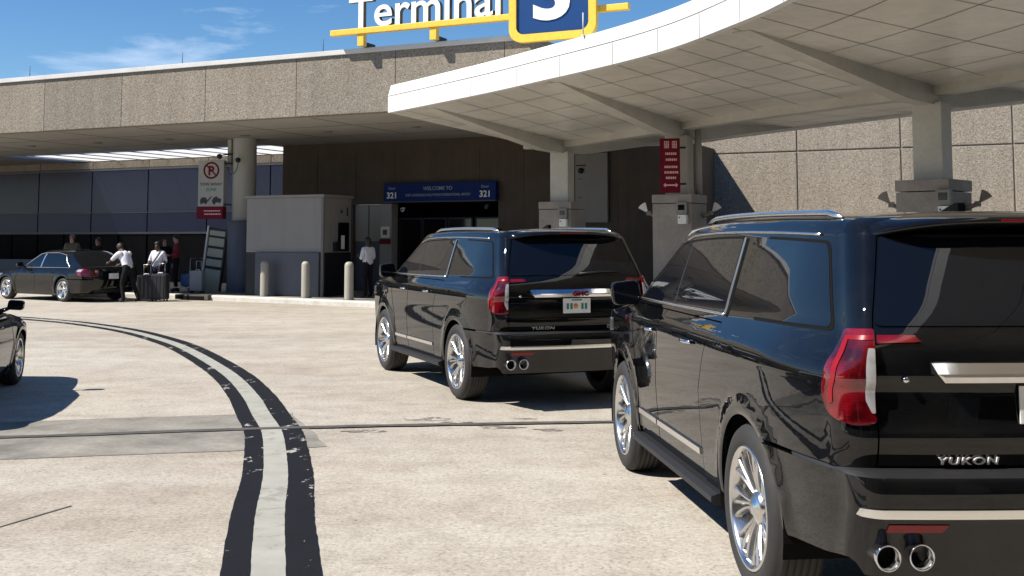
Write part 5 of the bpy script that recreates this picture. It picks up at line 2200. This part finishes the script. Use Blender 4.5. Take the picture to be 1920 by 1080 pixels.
# ------------------------------------------------------------------ intercoms and up-lights on the column bases
pcs = ['far', 'middle', 'near']
IC = None
UL = None
for k, (s, ang) in enumerate(COLPOS):
    dirn = Vector((math.cos(ang), math.sin(ang), 0))       # towards the road edge
    tang = Vector((dirn.y, -dirn.x, 0))
    if tang.y > 0:
        tang = -tang
    base = s + dirn * .46
    face_out = dirn
    off = -dirn.cross(Vector((0, 0, 1)))
    side_ = Vector((-dirn.y, dirn.x, 0))
    if side_.y > 0:
        side_ = -side_
    pos = base + side_ * (.26 if k != 2 else .40)
    lb = 'pale intercom box with a dark screen on the stone base of the %s canopy column' % pcs[k]
    rz = math.atan2(face_out.y, face_out.x)
    if IC is None:
        IC = thing('intercom', lb, 'intercom', (pos.x, pos.y, 2.36), rz, 'intercoms on the canopy column bases')
        mb = MB()
        mb.box((.05, 0, .10), (.10, .25, .26), 0, 0, .012)
        mb.build('housing', 'booth_white', IC)
        mb = MB()
        mb.box((.102, 0, .12), (.008, .15, .12), 0, 0, .003)
        mb.build('screen', 'dark_glass', IC)
        mb = MB()
        mb.box((.07, .03, -.14), (.14, .20, .20), 0, 0, .015)
        mb.build('handset_cradle', 'sign_white', IC)
        mb = MB()
        mb.lathe([(0, .0), (.016, .0), (.016, -.01)], 'x', 10, 0, (.148, -.03, -.10))
        mb.build('button', 'dark_metal', IC)
    else:
        c = copy_tree(IC)
        c.location = (pos.x, pos.y, 2.36)
        c.rotation_euler = (0, 0, rz)
        c['label'] = lb
    for sg in (-1, 1):
        if k == 0:
            continue
        vd = Vector((s.x, s.y, 0)).normalized()
        lat = Vector((vd.y, -vd.x, 0)) * sg
        p = Vector((s.x, s.y, 2.40)) + lat * .60
        lb = 'fan shaped up-light on the %s side of the %s canopy column base' % ('left' if sg < 0 else 'right', pcs[k])
        rz = math.atan2(lat.y, lat.x)
        if UL is None:
            UL = thing('uplight', lb, 'lamp', p, rz, 'fan shaped up-lights on the canopy column bases')
            mb = MB()
            mb.tube([(-.10, 0, -.10), (.02, 0, -.06), (.10, 0, -.02)], [.05, .04, .035], 10)
            mb.box((.09, 0, -.03), (.10, .14, .09), 0, 0, .01)
            mb.build('arm', 'booth_white', UL)
            mb = MB()
            fan = [(.10, -.03)] + [(.10 + .25 * math.cos(R(q)), -.03 + .25 * math.sin(R(q))) for q in range(28, 82, 6)]
            mb.prism(fan, -.012, .012, 0, 'y')
            mb.build('shield', 'sign_white' if k == 1 else 'base_stone', UL)
        else:
            c = copy_tree(UL)
            c.location = p
            c.rotation_euler = (0, 0, rz)
            c['label'] = lb
            if k == 2:
                for ch in c.children:
                    if ch.name.startswith('shield'):
                        me = ch.data.copy()
                        me.materials.clear()
                        me.materials.append(M['base_stone'])
                        ch.data = me

# lightning rods along the roof edge
LR = None
for a, lb in ((-17.14, 'thin lightning rod at the far left of the roof edge'), (-11.04, 'thin lightning rod above the middle of the pebbled fascia'), (-6.15, 'thin lightning rod just left of the yellow sign rail')):
    p = T2(a, 1.05, 6.80)
    if LR is None:
        LR = thing('lightning_rod', lb, 'rod', p, 0, 'lightning rods on the roof edge')
        mb = MB()
        mb.tube([(0, 0, 0), (0, 0, .42)], [.011, .006], 6)
        mb.build('rod', 'dark_metal', LR)
        mb = MB()
        mb.lathe([(.05, 0), (.05, .03), (.0, .05)], 'z', 10)
        mb.build('foot', 'dark_metal', LR)
    else:
        c = copy_tree(LR)
        c.location = p
        c['label'] = lb
# slim pole on the canopy edge in front of the number panel
t = thing('pole', 'slim pale pole on the canopy edge in front of the blue number panel', 'pole', (1.20, 18.85, 5.19))
mb = MB()
mb.tube([(0, 0, 0), (0, 0, .40)], .012, 6)
mb.build('rod', 'coping', t)
mb = MB()
mb.lathe([(.03, 0), (.03, .02), (.012, .03)], 'z', 8)
mb.build('foot', 'coping', t)

# storm drain inlet in the kerb
DR = thing('storm_drain', 'dark storm drain inlet with an iron hood in the kerb right of the suitcases', 'drain', T2(-11.7, 2.42, 0), TROT)
mb = MB()
tbox(mb, -12.25, -11.0, 2.32, 2.72, .02, .165, 0, .02)
mb.build('hood', 'joint', DR, True)
mb = MB()
tbox(mb, -12.1, -11.15, 2.30, 2.325, .025, .12)
mb.build('opening', 'under', DR, True)

# leaning brochure rack next to the column
RK = thing('rack', 'tall pale framed rack of beige boards leaning left of the column foot', 'rack', T2(-12.55, 4.3, .15), TROT)
TRK = Matrix.Translation(T2(-12.60, 4.35, .15)) @ Matrix.Rotation(TROT + R(8), 4, 'Z') @ Matrix.Rotation(R(7), 4, 'Y')
mb = MB()
mb.box((0, 0, 0), (.06, .10, 2.05), mat=TRK @ Matrix.Translation((-.36, 0, 1.04)))
mb.build('frame', 'coping', RK, True)
mb = MB()
mb.box((0, 0, 0), (.66, .05, 2.0), mat=TRK @ Matrix.Translation((0, .03, 1.03)))
mb.build('back', 'matt_black', RK, True)
for z, h in ((1.86, .16), (1.58, .26), (1.24, .26), (.92, .22), (.36, .70)):
    mb = MB()
    mb.box((0, 0, 0), (.56, .05, h), 0, 0, .006, mat=TRK @ Matrix.Translation((0, -.015, z)))
    mb.build('board', 'rack_beige', RK, True)

# ------------------------------------------------------------------ luggage by the tail of the saloon car
def suitcase(x, y, rz, w, d, h, mat, lb, z=0.0):
    t = thing('suitcase', lb, 'suitcase', (x, y, z), rz, 'suitcases beside the saloon car')
    mb = MB()
    mb.box((0, 0, .06 + h / 2), (w, d, h), 0, 0, .05)
    mb.build('case', mat, t)
    mb = MB()
    for k in range(4):
        mb.box((-w * .36 + k * w * .24, -d / 2 - .004, .06 + h / 2), (w * .03, .012, h * .86), 0, 0, .004)
    mb.build('ribs', mat, t)
    for sx in (-1, 1):
        for sy in (-1, 1):
            mb = MB()
            mb.lathe([(.0, -.015), (.03, -.015), (.03, .015), (0, .015)], 'x', 12, 0, (sx * w * .38, sy * d * .32, .03))
            mb.build('wheel', 'matt_black', t)
    mb = MB()
    mb.tube([(-w * .2, d * .3, h + .05), (-w * .2, d * .3, h + .36), (w * .2, d * .3, h + .36), (w * .2, d * .3, h + .05)], .011, 6)
    mb.build('pull_handle', 'steel', t)
    mb = MB()
    mb.tube([(-.08, 0, h + .055), (-.06, 0, h + .09), (.06, 0, h + .09), (.08, 0, h + .055)], .014, 6)
    mb.build('grip', 'sign_white', t)
    return t


suitcase(-10.72, 33.35, R(6), .50, .30, .70, 'luggage', 'large black suitcase standing on the pavement right of the bending porter')
suitcase(-10.25, 33.15, R(-8), .46, .30, .74, 'luggage', 'tall black suitcase at the right end of the pair by the kerb')
suitcase(-9.78, 35.35, R(-12), .42, .26, .62, 'luggage_grey', 'silver suitcase on the sidewalk below the person in maroon', .15)
# baggage cart with blue load
CT = thing('baggage_cart', 'steel baggage cart carrying a blue bag left of the leaning rack', 'cart', (-10.15, 36.2, .15), R(-20))
mb = MB()
mb.tube([(-.32, .25, .12), (-.32, .28, 1.05), (.32, .28, 1.05), (.32, .25, .12)], .018, 8)
mb.tube([(-.32, .26, .6), (.32, .26, .6)], .014, 8)
mb.build('frame', 'steel', CT)
mb = MB()
mb.box((0, -.10, .15), (.70, .80, .04), 0, 0, .01)
mb.build('deck', 'steel', CT)
for sx in (-1, 1):
    for sy in (-1, 1):
        mb = MB()
        mb.lathe([(0, -.02), (.06, -.02), (.06, .02), (0, .02)], 'x', 14, 0, (sx * .28, -.1 + sy * .30, .065))
        mb.build('wheel', 'matt_black', CT)
t = thing('holdall', 'blue holdall lying on the steel baggage cart', 'bag', (-10.15, 36.2, .32), R(-20))
mb = MB()
mb.box((0, -.08, .20), (.62, .40, .40), 0, 0, .12)
mb.build('bag', 'denim', t)
mb = MB()
mb.tube([(-.15, -.25, .36), (-.12, -.24, .50), (.12, -.24, .50), (.15, -.25, .36)], .016, 6)
mb.build('strap', 'black_print', t)


# ------------------------------------------------------------------ people
STAND = dict(pelvis=(0, 0, .96), waist=(0, .01, 1.10), chest=(0, .0, 1.30), neck=(0, .0, 1.46), skull=(0, .012, 1.545), crown=(0, .02, 1.64), top=(0, .01, 1.715),
             nose=(0, .105, 1.60), chin=(0, .07, 1.535),
             ls=(-.175, 0, 1.40), le=(-.225, -.03, 1.13), lw=(-.235, .05, .89), lh=(-.235, .075, .81),
             rs=(.175, 0, 1.40), re=(.225, -.03, 1.13), rw=(.235, .05, .89), rh=(.235, .075, .81),
             lp=(-.09, 0, .92), lk=(-.105, .02, .50), la=(-.11, -.025, .085), lt=(-.125, .13, .04),
             rp=(.09, 0, .92), rk=(.105, .02, .50), ra=(.11, -.025, .085), rt=(.125, .13, .04))
RAD = dict(pelvis=(.155, .11), waist=(.135, .10), chest=(.165, .115), neck=(.058, .058), skull=(.068, .078), crown=(.078, .095), top=(.045, .055), nose=(.013, .013), chin=(.03, .03),
           ls=(.062, .062), le=(.043, .043), lw=(.028, .028), lh=(.034, .022), rs=(.062, .062), re=(.043, .043), rw=(.028, .028), rh=(.034, .022),
           lp=(.092, .092), lk=(.06, .06), la=(.042, .042), lt=(.034, .03), rp=(.092, .092), rk=(.06, .06), ra=(.042, .042), rt=(.034, .03))
BONES = [('pelvis', 'waist', 'torso'), ('waist', 'chest', 'torso'), ('chest', 'neck', 'torso'), ('neck', 'skull', 'head'), ('skull', 'crown', 'head'), ('crown', 'top', 'head'), ('crown', 'nose', 'head'), ('skull', 'chin', 'head'),
         ('chest', 'ls', 'torso'), ('ls', 'le', 'sleeve'), ('le', 'lw', 'fore'), ('lw', 'lh', 'hand'), ('chest', 'rs', 'torso'), ('rs', 're', 'sleeve'), ('re', 'rw', 'fore'), ('rw', 'rh', 'hand'),
         ('pelvis', 'lp', 'leg'), ('lp', 'lk', 'leg'), ('lk', 'la', 'leg'), ('la', 'lt', 'foot'), ('pelvis', 'rp', 'leg'), ('rp', 'rk', 'leg'), ('rk', 'ra', 'leg'), ('ra', 'rt', 'foot')]


def seg_d(p, a, b):
    ab = b - a
    t = max(0, min(1, (p - a).dot(ab) / max(1e-9, ab.length_squared)))
    return (p - (a + ab * t)).length


def person(label, x, y, z, rz, pose, skin, shirt, trousers, hair, long_sleeve=False, long_hair=False, group=None, s=1.0):
    J = {k: Vector(v) for k, v in STAND.items()}
    for k, v in pose.items():
        J[k] = Vector(v)
    names = list(J)
    vs = [J[k] for k in names]
    rad = [RAD[k] for k in names]
    ed = [(names.index(a), names.index(b)) for a, b, _ in BONES]
    kinds = [(a, b, k) for a, b, k in BONES]
    # five fingers and thumb from each hand, curled a little
    for side, hw, hh in (('l', 'lw', 'lh'), ('r', 'rw', 'rh')):
        d = (J[hh] - J[hw]).normalized()
        fwd = Vector((0, 1, 0))
        fwd = (fwd - d * fwd.dot(d))
        fwd = fwd.normalized() if fwd.length > .2 else Vector((1, 0, 0))
        curl = d.cross(fwd) * (1 if side == 'l' else -1)
        h = names.index(hh)
        for k, (o, ln) in enumerate(((.026, .062), (.010, .070), (-.008, .066), (-.024, .052))):
            i0 = len(vs)
            vs += [J[hh] + fwd * o + d * .025, J[hh] + fwd * o * 1.15 + d * (.025 + ln * .55) + curl * .006, J[hh] + fwd * o * 1.1 + d * (.02 + ln * .9) + curl * .024]
            rad += [(.0095, .0095), (.0085, .0085), (.007, .007)]
            ed += [(h, i0), (i0, i0 + 1), (i0 + 1, i0 + 2)]
        i0 = len(vs)
        vs += [J[hh] + fwd * .036 - d * .012, J[hh] + fwd * .056 + d * .024 + curl * .014]
        rad += [(.011, .011), (.0085, .0085)]
        ed += [(h, i0), (i0, i0 + 1)]
    me = bpy.data.meshes.new('person')
    me.from_pydata([tuple(v) for v in vs], ed, [])
    o = bpy.data.objects.new('person', me)
    COL.objects.link(o)
    sk = o.modifiers.new('skin', 'SKIN')
    sk.use_smooth_shade = True
    for i, r_ in enumerate(rad):
        me.skin_vertices[0].data[i].radius = r_
        me.skin_vertices[0].data[i].use_root = (i == 0)
    sb = o.modifiers.new('sub', 'SUBSURF')
    sb.levels = 2
    sb.render_levels = 2
    dg = bpy.context.evaluated_depsgraph_get()
    me2 = bpy.data.meshes.new_from_object(o.evaluated_get(dg))
    bpy.data.objects.remove(o)
    me2.name = 'person'
    for p in me2.polygons:
        p.use_smooth = True
    me2.materials.clear()
    root = link('person', me2, skin)
    root.location = (x, y, z)
    root.rotation_euler = (0, 0, rz)
    root.scale = (s, s, s)
    tag(root, label, 'person', group)
    # clothing: body faces near the covered bones, pushed out a little
    wear = {'shirt': [], 'trousers': [], 'shoes': []}
    for p in me2.polygons:
        c = p.center
        best, bk = 9, None
        for a, b, k in kinds:
            ra = (sum(RAD[a]) + sum(RAD[b])) / 4
            d = seg_d(c, J[a], J[b]) - ra * .55
            if d < best:
                best, bk = d, k
        if bk == 'torso' and c.z > J['neck'].z + .0 and (c - J['neck']).length < .09:
            bk = 'head'
        if bk == 'torso' and (c - J['pelvis']).length < .13 and c.z < J['pelvis'].z:
            bk = 'leg'
        if bk in ('torso', 'sleeve') or (bk == 'fore' and long_sleeve):
            wear['shirt'].append(p.index)
        elif bk == 'leg':
            wear['trousers'].append(p.index)
        elif bk == 'foot':
            wear['shoes'].append(p.index)
    for nm, ids in wear.items():
        if not ids:
            continue
        off = {'shirt': .016, 'trousers': .010, 'shoes': .012}[nm]
        used, V, F = {}, [], []
        for i in ids:
            f = []
            for v in me2.polygons[i].vertices:
                if v not in used:
                    used[v] = len(V)
                    q = me2.vertices[v]
                    V.append(tuple(q.co + q.normal * off))
                f.append(used[v])
            F.append(f)
        m = bpy.data.meshes.new(nm)
        m.from_pydata(V, [], F)
        for p in m.polygons:
            p.use_smooth = True
        link(nm, m, {'shirt': shirt, 'trousers': trousers, 'shoes': 'matt_black'}[nm], root)
    # hair: cap following the skull, open over the face
    up = (J['top'] - J['skull']).normalized()
    fw = (J['nose'] - J['crown'])
    fw = (fw - up * fw.dot(up)).normalized()
    sd = up.cross(fw)
    cen = J['crown'] + up * .012 - fw * .004
    V, F = [], []
    nu, nv = 20, 10
    lo_b = -.13 if long_hair else -.05
    for j in range(nv + 1):
        for i in range(nu):
            th = 2 * PI * i / nu
            front = max(0.0, math.cos(th))
            low = lo_b * (1 - front) + .045 * front
            q = j / nv
            hgt = low + (.098 - low) * q
            r_ = math.sqrt(max(0.0, 1 - (max(0, hgt) / .100) ** 2))
            bulge = 1 + .06 * math.sin(7 * th + 3 * q) * (1 - q)
            V.append(tuple(cen + fw * (math.cos(th) * .106 * r_ * bulge) + sd * (math.sin(th) * .090 * r_ * bulge) + up * hgt))
    for j in range(nv):
        for i in range(nu):
            i2 = (i + 1) % nu
            F.append((j * nu + i, j * nu + i2, (j + 1) * nu + i2, (j + 1) * nu + i))
    m = bpy.data.meshes.new('hair')
    m.from_pydata(V, [], F)
    for p in m.polygons:
        p.use_smooth = True
    link('hair', m, hair, root)
    mb = MB()
    for sg in (-1, 1):
        mb.lathe([(0, -.006), (.011, -.002), (.011, .002), (0, .006)], 'y', 8, 0, J['crown'] + fw * .092 + sd * sg * .032 - up * .022)
    mb.build('eyes', 'black_print', root)
    return root


person('person in a white shirt bending towards the boot of the black saloon car', -11.05, 32.75, 0, R(58),
       dict(waist=(0, .07, 1.10), chest=(0, .17, 1.27), neck=(0, .27, 1.40), skull=(0, .32, 1.46), crown=(0, .38, 1.54), top=(0, .42, 1.60), nose=(0, .46, 1.48), chin=(0, .40, 1.43),
            ls=(-.18, .20, 1.37), le=(-.20, .42, 1.20), lw=(-.17, .62, 1.10), lh=(-.16, .70, 1.07), rs=(.18, .20, 1.37), re=(.22, .40, 1.17), rw=(.17, .58, 1.04), rh=(.16, .66, 1.01),
            lk=(-.13, .10, .50), la=(-.16, -.02, .085), lt=(-.17, .14, .04), rk=(.13, -.06, .50), ra=(.15, -.26, .09), rt=(.17, -.11, .04)),
       'skin_dark', 'shirt_white', 'trousers', 'hair', s=1.03)
p2_ = person('person in a pale shirt and dark strap standing behind the black suitcases', -10.55, 33.85, 0, R(165),
             dict(le=(-.25, -.02, 1.14), lw=(-.18, .20, 1.02), lh=(-.15, .27, 1.0), re=(.26, .02, 1.16), rw=(.24, .22, 1.0), rh=(.23, .29, .97), skull=(0, .03, 1.545), crown=(0, .05, 1.635), top=(0, .04, 1.71), nose=(0, .135, 1.585), chin=(0, .10, 1.525)),
             'skin_dark', 'shirt_white', 'navy_cloth', 'hair', s=1.0)
mb = MB()
mb.tube([(-.15, .13, 1.44), (-.03, .155, 1.25), (.12, .15, 1.05)], .028, 8)
mb.tube([(-.15, -.13, 1.44), (.0, -.145, 1.25), (.12, -.14, 1.05)], .028, 8)
mb.build('strap', 'grey_cloth', p2_)
person('person in a maroon shirt standing on the sidewalk behind the suitcases', -10.65, 36.0, .15, R(110),
       dict(le=(-.24, .0, 1.14), lw=(-.20, .20, 1.10), lh=(-.18, .27, 1.12)), 'skin_light', 'maroon', 'trousers', 'hair', True, s=1.04)
person('person in an olive shirt seen over the roof of the black saloon car', -14.85, 38.3, .15, R(190), {}, 'skin_light', 'olive', 'navy_cloth', 'hair_grey', s=1.05)
person('person in black clothes standing right of the person in the olive shirt', -14.3, 39.2, .15, R(150), {}, 'skin_light', 'trousers', 'trousers', 'hair', True, s=0.99)
person('person in dark clothes on the sidewalk left of the person in maroon', -11.2, 36.6, .15, R(200), {}, 'skin_light', 'trousers', 'navy_cloth', 'hair', True, s=.98)
person('person in a white top with black hair waiting beside the booth', -4.08, 32.2, .15, R(50),
       dict(le=(-.24, .02, 1.14), lw=(-.16, .22, 1.16), lh=(-.13, .28, 1.22), re=(.24, .02, 1.14), rw=(.17, .22, 1.10), rh=(.14, .29, 1.14)), 'skin_dark', 'shirt_white', 'trousers', 'hair', False, True, s=.98)
